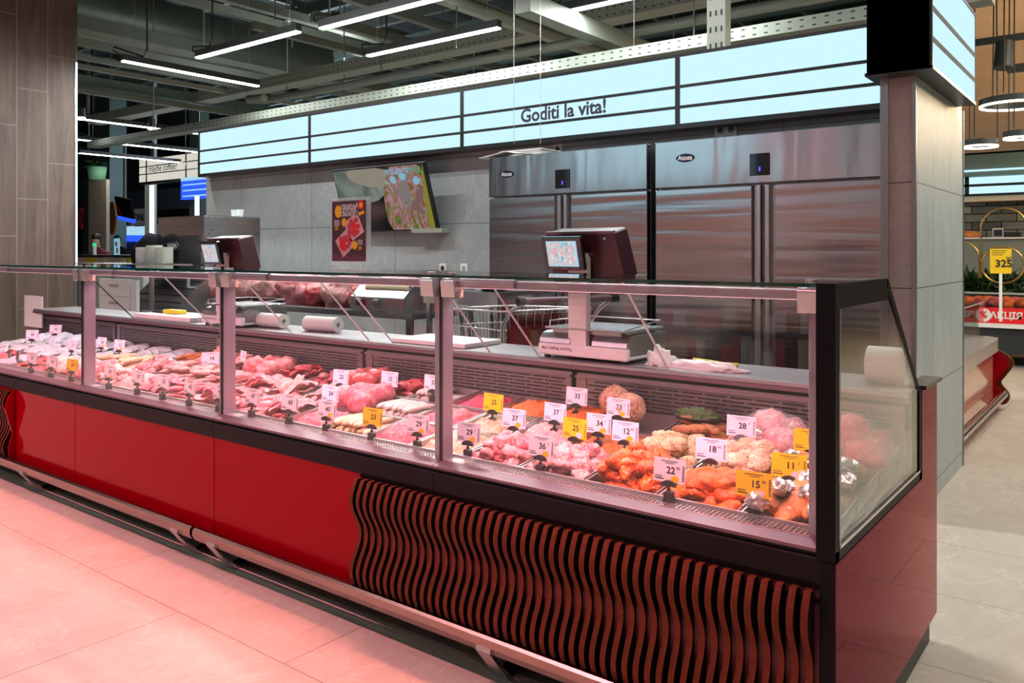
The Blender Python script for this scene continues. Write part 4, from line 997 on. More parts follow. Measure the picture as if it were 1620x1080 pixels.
# ice machine on its bin
t = empty('ice_machine', (-6.6, 2.55, 0), 'large stainless ice machine on its slanted storage bin behind the counter', 'ice machine')
MB().box(-7.0, -6.2, 2.22, 2.82, 1.10, 1.665).build('housing', 'steel_smooth', t, bevel=.006)
MB().box(-7.005, -6.195, 2.215, 2.825, 1.575, 1.58).box(-7.003, -6.197, 2.217, 2.823, 1.665, 1.668).build('lid_seam', 'steel_dark', t)
MB().prism([(1.95, .55), (1.95, .85), (2.22, 1.10), (2.84, 1.10), (2.84, .15), (2.0, .15)], -7.05, -6.15).build('storage_bin', 'steel_dark', t)
s = MB()
for j in range(4): z = .88+.06*j; y = 1.95+(z-.85)/.25*.27; s.box(-7.02, -6.18, y-.006, y+.004, z, z+.006)
s.build('bin_slats', 'black', t)
for fx in (-7.0, -6.2):
    for fy in (2.05, 2.78): MB().cyl((fx, fy, 0), .02, .15).build('foot', 'steel_dark', t)
a = onY(286, 373, 2.22); b = onY(316, 432, 2.22); s = MB().box(a.x, b.x+.0, 2.216, 2.2195, 1.16, a.z+.0)
for i in range(13): x = a.x+(b.x-a.x)*i/12; s.box(x-.003, x+.003, 2.212, 2.216, 1.16, a.z, 1)
for j in range(18): z = 1.16+(a.z-1.16)*j/17; s.box(a.x, b.x, 2.212, 2.216, z-.003, z+.003, 1)
s.build('vent_grille', ['far_dark', 'steel_dark'], t)
c = onY(272, 389, 2.22)
s = MB(); s.prism([(c.x-.10, c.z-.04), (c.x+.08, c.z-.04), (c.x+.12, c.z), (c.x+.08, c.z+.045), (c.x-.10, c.z+.045)], 2.214, 2.219, 'y', 0).text('BREMA', .062, T(c.x, 2.2125, c.z) @ RX, 1, bold=True)
s.build('brand_plate', ['steel_dark', 'white'], t)
s = MB()
for (y, z) in ((2.30, 1.54), (2.27, 1.50), (2.74, 1.54), (2.77, 1.50), (2.28, 1.22)): s.ell((-6.199, y, z), (.004, .008, .008), 1)
s.box(-6.2, -6.196, 2.48, 2.53, 1.46, 1.475).box(-6.2, -6.196, 2.545, 2.6, 1.46, 1.475); s.build('fastener', 'black', t)
# clear cups on the ice machine
for k, (px, lb) in enumerate(((396, 'clear stacked plastic cups standing on top of the ice machine, left group'), (406, 'clear plastic cup on the ice machine, rightmost'))):
    c = onY(px, 341, 2.6); MB().lathe([(0, 1.669), (.028, 1.669), (.036, 1.669+.07), (.038, 1.669+.07)], 16, mx=T(-6.33+.09*k, 2.62, 0)).build('plastic_cup', 'clear_plastic', label=lb, cat='cup', origin=(-6.33+.09*k, 2.62, 1.669))
# side table with stacks of lids
ty = 1.95
t = empty('steel_rack', (-5.95, ty, 0), 'narrow steel rack with a high shelf beside the ice machine carrying white lids', 'rack')
xa = onY(150, 430, ty).x; xb = onY(272, 430, ty).x
MB().box(xa, xb, ty-.2, ty+.2, 1.205, 1.225).build('shelf', 'steel_dark', t); MB().box(xa, xb, ty-.2, ty+.2, .3, .32).build('shelf', 'steel_dark', t)
for fx in (xa+.03, xb-.03):
    for fy in (ty-.17, ty+.17): MB().box(fx-.015, fx+.015, fy-.015, fy+.015, 0, 1.205).build('leg', 'steel_dark', t)
for k, (pa, pb, pt, lb) in enumerate(((222, 238, 391, 'leftmost tall stack of white food containers by the ice machine'), (237, 251, 388, 'middle tallest stack of white food containers by the ice machine'), (251, 267, 391, 'rightmost cloudy stack of food containers by the ice machine'))):
    xq, xr = onY(pa, 400, ty).x, onY(pb, 400, ty).x; zt = onY(240, pt, ty).z; r = (xr-xq)/2*.95; n = 26; pr = [(0, 1.226)]
    for i in range(n):
        z = 1.226+(zt-1.226)*i/n; dz = (zt-1.226)/n; pr += [(r*.93, z), (r*.97, z+dz*.55), (r, z+dz*.6), (r, z+dz*.95)]
    pr.append((0, zt)); MB().lathe(pr, 20, mx=T((xq+xr)/2, ty, 0)).build('container_stack', 'milky_plastic' if k else 'white_plastic', label=lb, cat='containers', origin=((xq+xr)/2, ty, 1.226), group=None)
# white drawer box behind the counter
xa = onY(155, 470, 1.7).x; xb = onY(214, 470, 1.7).x
t = empty('white_cabinet', ((xa+xb)/2, 1.8, 0), 'white plastic drawer cabinet behind the counter left of the ice machine', 'cabinet')
zt = onY(180, 442, 1.7).z
MB().box(xa, xb, 1.71, 2.1 if 0 else 1.74, .0, zt).box(xa, xb, 1.70, 1.72, 0, .02).build('body', 'white_plastic', t)
hgt = zt-.75
for k in range(2): d = MB().box(xa+.02, xb-.10, 1.70, 1.712, .78+k*hgt*.48, .78+(k+.94)*hgt*.48).build('drawer', 'white_plastic', t, bevel=.004); MB().box((xa+xb)/2-.12, (xa+xb)/2+.04, 1.693, 1.70, .78+k*hgt*.48+.08, .78+k*hgt*.48+.10).build('handle', 'ceil_white', d)

# prep table with made-up pink lumps imitating meat reflections in the glass
t = empty('prep_table', (-3.9, 2.4, 0), 'long steel prep table behind the counter with pink lumps imitating meat reflections', 'table')
MB().box(-5.9, -3.45, 2.1, 2.75, .86, .90).build('table_top', 'steel_smooth', t)
MB().box(-5.9, -3.45, 2.1, 2.75, .25, .28).build('shelf', 'steel_smooth', t)
for fx in (-5.85, -3.5):
    for fy in (2.14, 2.71): MB().box(fx-.02, fx+.02, fy-.02, fy+.02, 0, .86).build('leg', 'steel_smooth', t)
def cut(x, y, z, r, m, seed, label):
    def f(p, q): k = 1+.25*noise.noise(q*1.5+Vector((seed, 0, 0)))+.12*noise.noise(q*4+Vector((seed, 0, 0)))+.05*noise.noise(q*11); return Vector((q.x*r[0], q.y*r[1], q.z*r[2]))*k
    MB().ell((x, y, z), (1, 1, 1), 4, fn=f).build('reflection_lump', m, label=label, cat='meat', group=None, origin=(x, y, z))
cuts = [(312, 'm_pale', .26, .20, .20, 'large pale pink lump imitating reflected meat right of the ice machine bin'), (345, 'm_pink', .2, .2, .24, 'upright pink lump imitating reflected meat just left of the wide third post'),
        (398, 'm_pale', .2, .18, .24, 'tall pale pink lump imitating reflected meat just right of the wide third post'), (432, 'm_pale', .14, .16, .22, 'narrow pale lump imitating reflected meat above the paper roll'), (478, 'm_pink', .2, .2, .23, 'large ribbed pink lump imitating reflected meat above the worktop roll'),
        (518, 'm_red', .15, .2, .17, 'dark red lump imitating reflected meat below the poster'), (548, 'm_pork', .16, .2, .20, 'marbled pinkish lump imitating reflected meat right of the poster foot'), (590, 'm_red', .15, .2, .16, 'small dark red lump imitating reflected meat under the right poster edge'), (628, 'm_pork', .18, .2, .22, 'marbled lump imitating reflected meat above the large cutting board')]
for i, (px, m, a, b, cc, lb) in enumerate(cuts):
    x = onY(px, 480, 2.42).x; cut(x, 2.42, .90+cc*.50, (a*1.15, b, cc*.72), m, i*5.3, lb)
# bowl stack and tray on a small table
t = empty('side_table', (-3.0, 2.4, 0), 'small steel table with bowls on it between prep table and trolley', 'table')
MB().box(-3.38, -2.72, 2.15, 2.65, 1.04, 1.07).box(-3.38, -2.72, 2.15, 2.16, .98, 1.04).build('table_top', 'steel_smooth', t)
for fx in (-3.35, -2.75):
    for fy in (2.18, 2.62): MB().box(fx-.015, fx+.015, fy-.015, fy+.015, 0, 1.04).build('leg', 'steel_smooth', t)
MB().lathe([(.0, 1.071), (.08, 1.071), (.13, 1.12), (.15, 1.17), (.155, 1.17), (.135, 1.115), (.085, 1.078), (0, 1.078)], 28, mx=T(-2.92, 2.35, 0)).build('mixing_bowl', 'steel_smooth', label='round steel mixing bowl on the small table behind the second post', cat='bowl', origin=(-2.92, 2.35, 1.071))
MB().box(-3.30, -3.12, 2.22, 2.40, 1.071, 1.10).box(-3.29, -3.13, 2.23, 2.39, 1.10, 1.118).build('tray_stack', 'white_plastic', label='low stack of white trays on the small table left of the mixing bowl', cat='trays', origin=(-3.2, 2.3, 1.071))

# shopping trolley behind the counter
def trolley(x, y, rz):
    t = empty('shopping_trolley', (x, y, 0), 'wire shopping trolley standing behind the counter left of the scale', 'trolley', None, rz)
    B = lambda mb, n, m='alu', par=None: mb.build(n, m, par or t, world=False)
    s = MB(); r = .0035
    def P(u, v, w): # basket taper: u along 0..1 (back to front), v across -1..1, w height 0..1
        x = .05+.80*u+(-.06*(1-w) if u > .5 else .05*(1-w)); hw = (.29-.05*u)*(.80+.20*w); return (x, v*hw, .62+.40*w-.03*u)
    for i in range(19): u = i/18; s.tube([P(u, -1, 1), P(u, -1, 0), P(u, 1, 0), P(u, 1, 1)], .0022, 5)
    for j in range(5): w = j/4; s.tube([P(0, -1, w), P(1, -1, w), P(1, 1, w), P(0, 1, w), P(0, -1, w)], r if j < 4 else .006, 6)
    for j in range(12): v = -1+2*j/11; s.tube([P(0, v, 1), P(0, v, 0), P(1, v, 0), P(1, v, 1)], .0022, 5)
    B(s, 'basket')
    s = MB()
    for q in (-1, 1): s.tube([(-.16, q*.27, 1.08), (-.05, q*.28, 1.03), (.04, q*.28, .95), (.10, q*.25, .55), (.02, q*.24, .18), (.75, q*.20, .14)], .011, 8)
    s.tube([(.75, -.2, .14), (.75, .2, .14)], .011, 8); B(s, 'frame')
    B(MB().tube([(-.16, -.29, 1.085), (-.16, .29, 1.085)], .017, 12), 'handle', 'ledge_alu'); B(MB().tube([(-.16, -.31, 1.085), (-.16, -.27, 1.085)], .022, 12).tube([(-.16, .27, 1.085), (-.16, .31, 1.085)], .022, 12), 'handle_cap', 'black')
    B(MB().box(.06, .07, -.24, .24, .80, 1.0), 'seat_flap', 'shirt_red')
    for q in (-1, 1):
        for xx in (.05, .72): B(MB().prism([(.055*math.cos(a)+xx, .055*math.sin(a)+.055) for a in [2*PI*n/18 for n in range(18)]], q*.21-.012, q*.21+.012, 'y').box(xx-.012, xx+.012, q*.21-.018, q*.21+.018, .05, .15), 'wheel', 'black')
    return t
trolley(-1.92, 1.62, 2.75)
c = Vector((-2.30, 1.78, .63))
MB().box(c.x-.10, c.x+.12, c.y-.08, c.y+.08, c.z+.0, c.z+.03).build('orange_packet', 'm_orange2', label='flat orange packet lying in the bottom of the shopping trolley', cat='packet', bevel=.006, origin=c)
# black bag-like bundle beside the container stacks
def bf(p, q): return Vector((q.x*.20+.06*q.z, q.y*.14, q.z*.20))*(1+.15*noise.noise(q*2))
c = onY(236, 402, 2.12); MB().ell(c, (1, 1, 1), 3, fn=bf).build('bin_bag', 'shirt_dark', label='black rounded bag slumped behind the white container stacks', cat='bag', origin=c)

# film wrapping machine on the prep table
xa, xb = onY(556, 500, 2.15).x, onY(640, 500, 2.15).x
t = empty('wrapping_machine', ((xa+xb)/2, 2.3, .90), 'pinkish film wrapping machine with a cream roll on top, behind the counter under the television', 'machine')
MB().prism([(2.14, .90), (2.14, 1.0), (2.25, 1.10), (2.5, 1.10), (2.5, .90)], xa, xb).build('body', 'steel_dark', t, bevel=.006)
zc = onY(610, 457, 2.2).z
MB().tube([(xa+.1, 2.24, zc), (xb-.02, 2.24, zc)], .045, 18).build('film_roll', 'cream', t)
for x in (xa+.12, xa+.02+(xb-xa)*.5): MB().ell((x, 2.12, .96), (.035, .03, .035), 2).build('knob', 'black', t)
for x in (xa+.09, xb-.03): MB().box(x-.01, x+.01, 2.22, 2.26, 1.10, zc+.01).build('roll_bracket', 'steel_dark', t)
# ---------------------------------------------------------------- ceiling: lamps, trays, ducts, purlins
def xlamp(px0, py0, px1, py1, label, Z=3.53, power=75, axis='x', ext=0, light=True):
    a, b = onZ(px0, py0, Z), onZ(px1, py1, Z)
    if axis == 'x': y = (a.y+b.y)/2; a.y = b.y = y; b.x += ext
    else: x = (a.x+b.x)/2; a.x = b.x = x; b.y += ext
    c = (a+b)/2; ln = (b-a).length
    t = empty('linear_lamp', c, label, 'lamp', 'linear ceiling lamps', 0 if axis == 'x' else PI/2)
    MB().box(-ln/2, ln/2, -.035, .035, .012, .085).build('housing', 'lamp_body', t, world=False)
    MB().box(-ln/2+.005, ln/2-.005, -.03, .03, -.004, .012).build('diffuser', 'lamp_light', t, world=False)
    for q in (-.42, .42): MB().tube([(ln*q, 0, .08), (ln*q, 0, 3.8)], .003, 5).build('suspension_wire', 'wire', t, world=False)
    MB().tube([(-ln/2, 0, .07), (-ln/2-.10, 0, .10), (-ln/2-.1, 0, .15), (-ln/2+.25, 0, .10), (-ln/2+.30, 0, .2), (-ln/2+.30, 0, 3.8)], .010, 6).build('cable', 'cable', t, world=False)
    if light:
        l = bpy.data.lights.new('lamp_beam', 'AREA'); l.shape = 'RECTANGLE'; l.size = ln; l.size_y = .06; l.energy = power; l.color = (.95, 1, .97)
        o = bpy.data.objects.new('lamp_beam', l); col.objects.link(o); o.location = c-Vector((0, 0, .01)); o.rotation_euler = (0, 0, 0 if axis == 'x' else PI/2)
xlamp(315, 93, 470, 50, 'linear lamp, left one of the three lined up above the television')
xlamp(508, 46.5, 688, 0, 'linear lamp at the top edge of the photo, above the television', ext=.2)
xlamp(589, 91, 783, 42.5, 'linear lamp hanging above the second and third sign panels')
xlamp(849, 28.5, 1002, -2, 'linear lamp at the top edge above the Goditi lettering', ext=.8)
xlamp(193, 97, 409, 137, 'linear lamp turned across the others, left of the sign top', axis='y')
xlamp(122, 187, 330, 215, 'long lit track line nearest above the coffee sign', axis='y', power=30)
xlamp(122, 221, 330, 243, 'long lit track line, middle of the three at far left', axis='y', power=30)
xlamp(122, 243, 310, 259, 'long lit track line, lowest of the three at far left', axis='y', power=30)
for k, (px, py) in enumerate(((128, 187), (240, 203))):
    c = onZ(px, py, 3.4); t = empty('spot_lamp', c, ['small round spot lamp glowing beside the wood column edge', 'small round spot lamp glowing midway along the upper lit track'][k], 'lamp')
    MB().cyl(c, .06, .16).build('can', 'lamp_body', t); MB().ell(c-Vector((0, 0, .0)), (.07, .07, .03), 2).build('lens', 'lamp_light', t)
# unseen lamps added outside the frame to brighten floor, wall and back area
for k, (x, y, ax) in enumerate(((-4.5, -1.2, 'x'), (-2.0, -3.2, 'x'), (1.6, -.8, 'x'), (3.4, 1.6, 'y'), (1.0, 3.4, 'x'), (-6.5, -4.6, 'x'), (-9, -1, 'x'), (3.5, -4.5, 'x'), (1.5, 6.5, 'x'), (-2.2, 2.2, 'x'), (-6, 1.9, 'x'))):
    Z = 3.9; ln = 1.8
    t = empty('linear_lamp', (x, y, Z), 'added linear lamp out of view, brightening the shop', 'lamp', 'added linear lamps out of view', 0 if ax == 'x' else PI/2)
    MB().box(-ln/2, ln/2, -.035, .035, .012, .085).build('housing', 'lamp_body', t, world=False); MB().box(-ln/2, ln/2, -.03, .03, -.004, .012).build('diffuser', 'lamp_light', t, world=False)
    MB().tube([(0, 0, .08), (0, 0, 3.45)], .004, 5).build('suspension_wire', 'wire', t, world=False)
    l = bpy.data.lights.new('lamp_beam', 'AREA'); l.shape = 'RECTANGLE'; l.size = ln; l.size_y = .08; l.energy = (6, 8, 16, 55, 70, 40, 20, 20, 90, 75, 75)[k]; l.color = (1, .97, .90) if x > 0 else (.97, 1, .98)
    o = bpy.data.objects.new('lamp_beam', l); col.objects.link(o); o.location = (x, y, Z-.01); o.rotation_euler = (0, 0, 0 if ax == 'x' else PI/2)

def xbar(name, px, py, Y, x0, x1, h, d, m, label, cat, perf=False):
    z = onY(px, py, Y).z; s = MB().box(x0, x1, Y, Y+d, z-h/2, z+h/2)
    if perf:
        s.m = [0]*6; n = int((x1-x0)/.10)
        for i in range(min(n, 160)):
            x = x1-.1*(i+.5)
            for q in (-.25, .25): s.box(x-.016, x+.016, Y-.002, Y, z+q*h-.006, z+q*h+.006, 1)
    s.build(name, [m, 'far_dark'], label=label, cat=cat, origin=((x0+x1)/2, Y, z))
def ybar(name, px, py, X, y0, y1, h, d, m, label, cat, tube=False):
    z = onX(px, py, X).z
    s = MB()
    if tube: s.tube([(X, y0, z), (X, y1, z)], h/2, 20)
    else: s.box(X-d/2, X+d/2, y0, y1, z-h/2, z+h/2)
    s.build(name, m, label=label, cat=cat, origin=(X, (y0+y1)/2, z))
xbar('cable_tray', 1090, 67, 4.8, -14, -.3, .11, .2, 'ceil_metal', 'perforated pale cable tray running just above the illuminated fascia', 'cable tray', True)
xbar('cable_tray', 784, 55, 6.2, -17, 1, .17, .3, 'ceil_white', 'wide pale cable tray behind the hanging lamps above the sign', 'cable tray', True)
xbar('cable_tray', 560, 110, 6.6, -17, 1, .10, .12, 'ceil_white', 'narrow pale channel running under the wide cable tray', 'cable tray')
z = onY(1121, 28, 5.3).z
MB().tube([(-9.2, 5.0, z-.05), (-9.6, 5.02, z-.02), (-9.75, 5.12, z), (-9.6, 5.28, z), (-9.2, 5.3, z), (2, 5.3, z)], .055, 12).build('pipe', 'ceil_metal', label='round grey pipe with a U-bend running above the perforated cable tray', cat='pipe')
z = onX(992, 98, -4.5).z
a = onY(992, 98, 7.5); d = onX(800, 28, a.x); MB().tube([(a.x, d.y-3, a.z), (a.x, 9, a.z)], .06, 10).build('pipe', 'ceil_metal', label='straight pale pipe crossing diagonally above the Goditi lettering', cat='pipe')
# duct and purlins
for nm, p0, p1, X, r, m, lb in (
    ('air_duct', (130, 22), (480, 95), -13, .95, 'duct', 'thick round air duct crossing the top left ceiling'),
    ('purlin', (124, 47), (440, 96), -12, .20, 'ceil_metal', 'purlin just below the round air duct'),
    ('purlin', (124, 60), (440, 108), -11.6, .10, 'ceil_white', 'thin pale purlin second below the round air duct'),
    ('purlin', (124, 72), (380, 112), -11.2, .10, 'ceil_metal', 'grey purlin third below the round air duct'),
    ('purlin', (124, 92), (300, 120), -11.5, .07, 'ceil_metal', 'thin purlin above the cross-turned linear lamp'),
    ('purlin', (124, 104), (288, 133), -12, .07, 'ceil_white', 'pale thin purlin behind the cross-turned linear lamp'),
    ('purlin', (124, 127), (260, 148), -13, .16, 'ceil_green', 'greenish purlin under the cross-turned linear lamp'),
    ('purlin', (124, 142), (220, 157), -13, .09, 'ceil_metal', 'grey purlin above the long lit tracks'),
    ('purlin', (555, 41), (638, 67), -7.5, .12, 'ceil_metal', 'grey purlin between the two right-hand hanging lamps'),
    ('purlin', (570, 0), (710, 48), -6.5, .10, 'ceil_metal', 'grey purlin rising to the top edge above the television'),
    ('purlin', (716, 0), (815, 36), -5.4, .14, 'ceil_white', 'pale purlin at the top edge right of the hanging lamps'),
    ('purlin', (460, 50), (550, 83), -8.6, .10, 'ceil_metal', 'grey purlin crossing behind the left hanging lamp'),
    ('purlin', (400, 10), (510, 36), -9.2, .12, 'ceil_metal', 'grey purlin at the top edge above the left hanging lamp'),
    ('purlin', (890, 20), (980, 75), -3.6, .16, 'ceil_metal', 'wide grey purlin above the Goditi lettering'),
    ('purlin', (300, 5), (420, 30), -10.5, .12, 'ceil_metal', 'grey purlin at the top edge right of the air duct'),
    ('purlin', (1560, 60), (1600, 90), .9, .14, 'ceil_white', 'pale bracket beam above the ring lamps')):
    a = onX(*p0, X); b = onX(*p1, X)
    z = (a.z+b.z)/2; y0, y1 = min(a.y, b.y)-.6, max(a.y, b.y)+3.0
    s = MB()
    if nm == 'air_duct': s.tube([(X, y0-3, z), (X, y1-2.8, z), (X, y1-2.6, z-.0)], [r/2, r/2, r/2], 24)
    else: s.box(X-r/2, X+r/2, y0, y1, z-r/2, z+r/2)
    s.build(nm, m, label=lb, cat='duct' if nm == 'air_duct' else 'beam', origin=(X, (y0+y1)/2, z))
for k in range(12):
    Y = 4.5+1.5*k; z = 6.3
    MB().box(-26, 8, Y, Y+.12, z, z+.22).build('ceiling_joist', 'ceil_green' if k % 2 else 'ceil_metal', label='long dark steel joist high under the shop ceiling', cat='beam', group='steel joists under the ceiling', origin=(-9, Y, z))
for k in range(22):
    X = -25+1.4*k
    MB().box(X, X+.08, 2, 24, 6.55, 6.7).build('roof_purlin', 'ceil_metal', label='thin roof purlin high under the shop ceiling', cat='beam', group='roof purlins under the ceiling', origin=(X, 12, 6.6))
random.seed(21)
for k in range(46):
    X = random.uniform(-17, -.8); Y = random.uniform(4.4, 9.5); z0 = random.uniform(3.2, 4.6)
    MB().box(X-.006, X+.006, Y-.006, Y+.006, z0, 6.4).build('hanger_rod', 'ceil_metal', label='thin steel hanger rod dropping from the dark ceiling', cat='rod', group='hanger rods of the ceiling', origin=(X, Y, z0))
for px, lb in ((813, 'left thin steel wire holding the fascia in front of the first letter'), (855, 'right thin steel wire hanging in front of the Goditi lettering'), (1003, 'thin wire above the sign right of the lettering')):
    c = onY(px, 200, 3.40); z1 = onY(px, 228 if px < 900 else 90, 3.40).z
    MB().tube([(c.x, 3.40, z1), (c.x, 3.40, 7.3)], .0022, 5).build('steel_wire', 'wire', label=lb, cat='wire', origin=(c.x, 3.40, z1))
a = onY(1121, 76, 3.75).x; b = onY(1150, 70, 3.75).x
s = MB().box(a, b, 3.72, 3.82, 2.74, 7.35)
for i in range(34):
    z = 2.85+.12*i
    for q in (.2, .5, .8): x = a+(b-a)*q; s.box(x-.006, x+.006, 3.716, 3.72, z-.02, z+.02, 1)
s.build('perforated_upright', ['ceil_white', 'far_dark'], label='perforated steel upright rising behind the right end of the fascia', cat='upright', origin=((a+b)/2, 3.77, 2.74))
a = onY(236, 200, 9.5)
for px, w2, lb, m in ((241, .10, 'pale steel post rising to the ceiling behind the long lit tracks', 'ceil_white'), (308, .30, 'dark green steel column at far left behind the lit tracks', 'ceil_green'), (160, .6, 'dark green wide column behind the wood column', 'ceil_green')):
    x = onY(px, 200, 12).x; MB().box(x-w2, x+w2, 12, 12+w2, 0, 7.3).build('steel_column', m, label=lb, cat='column', origin=(x, 12, 0))

# ---------------------------------------------------------------- the shop seen at the left
def slab(name, p, Y, dep, m, label, cat, z0=None, par=None):
    # an upright box standing at distance Y between two sight lines
    x0, x1 = onY(p[0], p[1], Y).x, onY(p[2], p[1], Y).x; xm = (p[0]+p[2])/2; zt = onY(xm, p[1], Y).z; zb = onY(xm, p[3], Y).z if z0 is None else z0
    return MB().box(x0, x1, Y, Y+dep, zb, zt).build(name, m, par, label=label, cat=cat, origin=((x0+x1)/2, Y, zb) if not par else None)
Yc = 9.0
x0, x1 = onY(220, 260, Yc).x, onY(330, 250, Yc).x; zt, zb = onY(268, 247, Yc).z, onY(268, 284, Yc).z
t = empty('cafe_sign', ((x0+x1)/2, Yc, zb), 'cream lit hanging sign reading maybe coffee? at far left', 'sign')
MB().box(x0, x1, Yc, Yc+.2, zb, zt).build('light_panel', 'sign_light_warm', t)
s = MB().box(x0-.03, x1, Yc-.02, Yc+.22, zb-.05, zb)
for f in (.34, .67): s.box(x0, x1, Yc-.02, Yc, zb+(zt-zb)*f-.012, zb+(zt-zb)*f+.012)
for f in (.0, .12, .7): s.box(x0+(x1-x0)*f-.015, x0+(x1-x0)*f+.015, Yc-.02, Yc, zb, zt)
s.build('frame', 'black', t)
c = onY(259, 268, Yc); MB().text('maybe coffee?', .24, T(c.x, Yc-.03, (zt+zb)/2+.02) @ RX, 0).build('lettering', 'ink', t)
ms = slab('menu_screen', (286, 284, 335, 314), 8.2, .1, 'screen_blue', 'bright blue hanging screen beside the left end of the fascia', 'screen')
for q in (290, 299, 308): slab('picture_band', (289, q, 333, q+2), 8.19, .005, 'screen_pale', None, None, par=ms)
slab('pale_header', (286, 279, 335, 284), 8.15, .1, 'screen_pale', 'pale strip above the bright blue hanging screen', 'sign')
slab('wood_pillar', (140, 285, 168, 400), 7.4, .08, 'grey_wood', 'greyish wood-clad pillar with a green pot on top, far left', 'pillar', 0)
slab('dark_pillar', (131, 285, 141, 400), 7.6, .05, 'far_dark', 'dark narrow pillar left of the greyish wood-clad pillar', 'pillar', 0)
c = onY(153.5, 284, 7.8); t = empty('potted_plant', c, 'light green pot with a dark plant on top of the wood-clad pillar', 'plant')
MB().lathe([(0, 0), (.30, 0), (.36, .5), (.33, .5), (.3, .42), (0, .42)], 20, mx=T(*c) @ Matrix.Scale(.62, 4)).build('pot', 'pot_green', t)
s = MB(); random.seed(4)
for k in range(40):
    a = random.uniform(0, 6.28); l = random.uniform(.1, .32); p = c+Vector((0, 0, .26)); q = p+Vector((math.cos(a)*l, math.sin(a)*l, random.uniform(.02, .2))); s.tube([p, (p+q)/2+Vector((0, 0, .08)), q], [.01, .04, .004], 4)
s.build('foliage', 'leaf', t)
slab('far_bulkhead', (168, 300, 330, 332), 17, .3, 'far_grey', 'long grey-blue wall band high at the back left', 'bulkhead')
slab('far_shelf_wall', (120, 350, 330, 400), 18, .3, 'far_dark', 'dark shop wall behind the cafe tables at left', 'wall unit', 0)
t_lb = slab('lit_pillar', (229, 292, 242, 400), 6.2, .06, 'ceil_white', 'pale round-edged pillar with a bright vertical light tube, left of the ice machine', 'pillar', 0)
a = onY(241, 300, 6.18); zz = onY(241, 293, 6.18).z; MB().box(a.x-.03, a.x+.03, 6.14, 6.2, .9, zz).build('light_tube', 'strip_white', t_lb)
slab('light_tube', (308, 310, 312, 344), 7.8, .05, 'strip_white', 'short bright vertical light tube above the ice machine', 'lamp')
c = onY(196, 330, 9.5); t = empty('hanging_monitor', c, 'dark monitor with blue lower edge hanging at far left', 'screen')
mx = T(*c) @ R(.25, 'X') @ R(.15, 'Y')
MB().box(-.42, .42, 0, .06, -.25, .30, 0, mx).build('screen', 'black_gloss', t); MB().box(-.38, .42, -.02, .06, -.36, -.26, 0, mx).build('edge_panel', 'screen_blue2', t) if 'screen_blue2' in M else MB().box(-.38, .42, -.02, .06, -.36, -.26, 0, mx).build('edge_panel', 'screen_blue', t)
MB().box(-.1, .1, .0, .1, .3, 3.5, 0, T(*c) @ Matrix.Scale(.5, 4)).build('hanger', 'ceil_white', t)
c = onY(221, 343, 11); t = empty('donut_sign', c, 'white shop sign with pink corner shapes hanging at far left', 'sign')
MB().box(-.5, .5, 0, .05, -.25, .25, 0, T(*c)).text('DONUT', .30, T(c.x, c.y-.01, c.z-.02) @ RX, 1, bold=True).build('sign_board', ['white', 'ink'], t)
s = MB()
for q in (-.52, .52):
    for r2 in (-.1, .15): s.prism([(c.x+q+.16*math.cos(a), c.z+r2+.16*math.sin(a)) for a in [2*PI*n/14 for n in range(14)]], c.y-.03, c.y, 'y')
s.build('ornament', 'poster_pink', t)
c = onY(176.5, 345, 10.5); MB().prism([(c.x+.24*math.cos(a), c.z+.52*math.sin(a)) for a in [2*PI*n/20 for n in range(20)]], 10.5, 10.55, 'y').build('oval_sign', 'm_brown', label='brown oval hanging sign beside the wood-clad pillar', cat='sign', origin=c)
c = onY(127, 345, 9); MB().prism([(c.x+.16*math.cos(a), c.z+.30*math.sin(a)) for a in [2*PI*n/20 for n in range(20)]], 9, 9.05, 'y').build('round_sign', 'red_sign', label='small red and white round sign at the wood column edge', cat='sign', origin=c)
fr = slab('drinks_fridge', (190, 355, 236, 400), 13, .6, 'far_grey', 'glass-fronted drinks fridge glowing blue behind the seated people', 'fridge', 0)
for k, (a, b) in enumerate(((191, 212), (213, 234))):
    slab('glass_door', (a, 358, b, 378), 12.97, .02, 'screen_pale', None, None, par=fr); slab('goods', (a, 372, b, 382), 12.94, .02, 'screen_blue', None, None, par=fr)
# cafe counter with things
t = empty('cafe_counter', onY(170, 404, 5.2), 'grey-topped cafe counter with a glass case under it, seen at far left', 'counter')
x0, x1 = onY(110, 404, 5.2).x, onY(222, 404, 5.2).x; zt = onY(170, 403, 5.2).z
MB().box(x0, x1, 5.2, 5.8, zt-.04, zt).build('counter_top', 'steel_smooth', t); MB().box(x0, x1, 5.25, 5.75, 0, zt-.30).build('base', 'white_plastic', t)
s = MB(); random.seed(9); n = 16
for i in range(n): x = x0+(x1-x0)*i/n; s.box(x+.01, x+(x1-x0)/n-.01, 5.28, 5.3, zt-.28, zt-.05, random.randrange(4))
s.build('goods_row', ['cream', 'tag_yellow', 'poster_pink', 'white_plastic'], t)
def onc(px): return onY(px, 400, 5.5).x
x = onc(185); t = empty('table_poster', (x, 5.5, zt), 'small light blue standing poster with an orange square on the cafe counter', 'poster')
h = .30; MB().box(x-.09, x+.09, 5.49, 5.51, zt, zt+h).box(x+.0, x+.07, 5.485, 5.49, zt+.03, zt+.13, 1).prism([(x+.0+.05*math.cos(a), zt+.2+.05*math.sin(a)) for a in [2*PI*n/10 for n in range(10)]], 5.485, 5.49, 'y', 2).build('poster_sheet', ['tv_blue', 'badge_yellow', 'poster_pink'], t)
x = onc(149.5); t = empty('dispenser', (x, 5.5, zt), 'slim white dispenser with a green top on the cafe counter', 'dispenser')
MB().cyl((x, 5.5, zt), .035, .16).build('body', 'white_plastic', t); MB().cyl((x, 5.5, zt+.16), .035, .06).build('cap', 'green_lit', t)

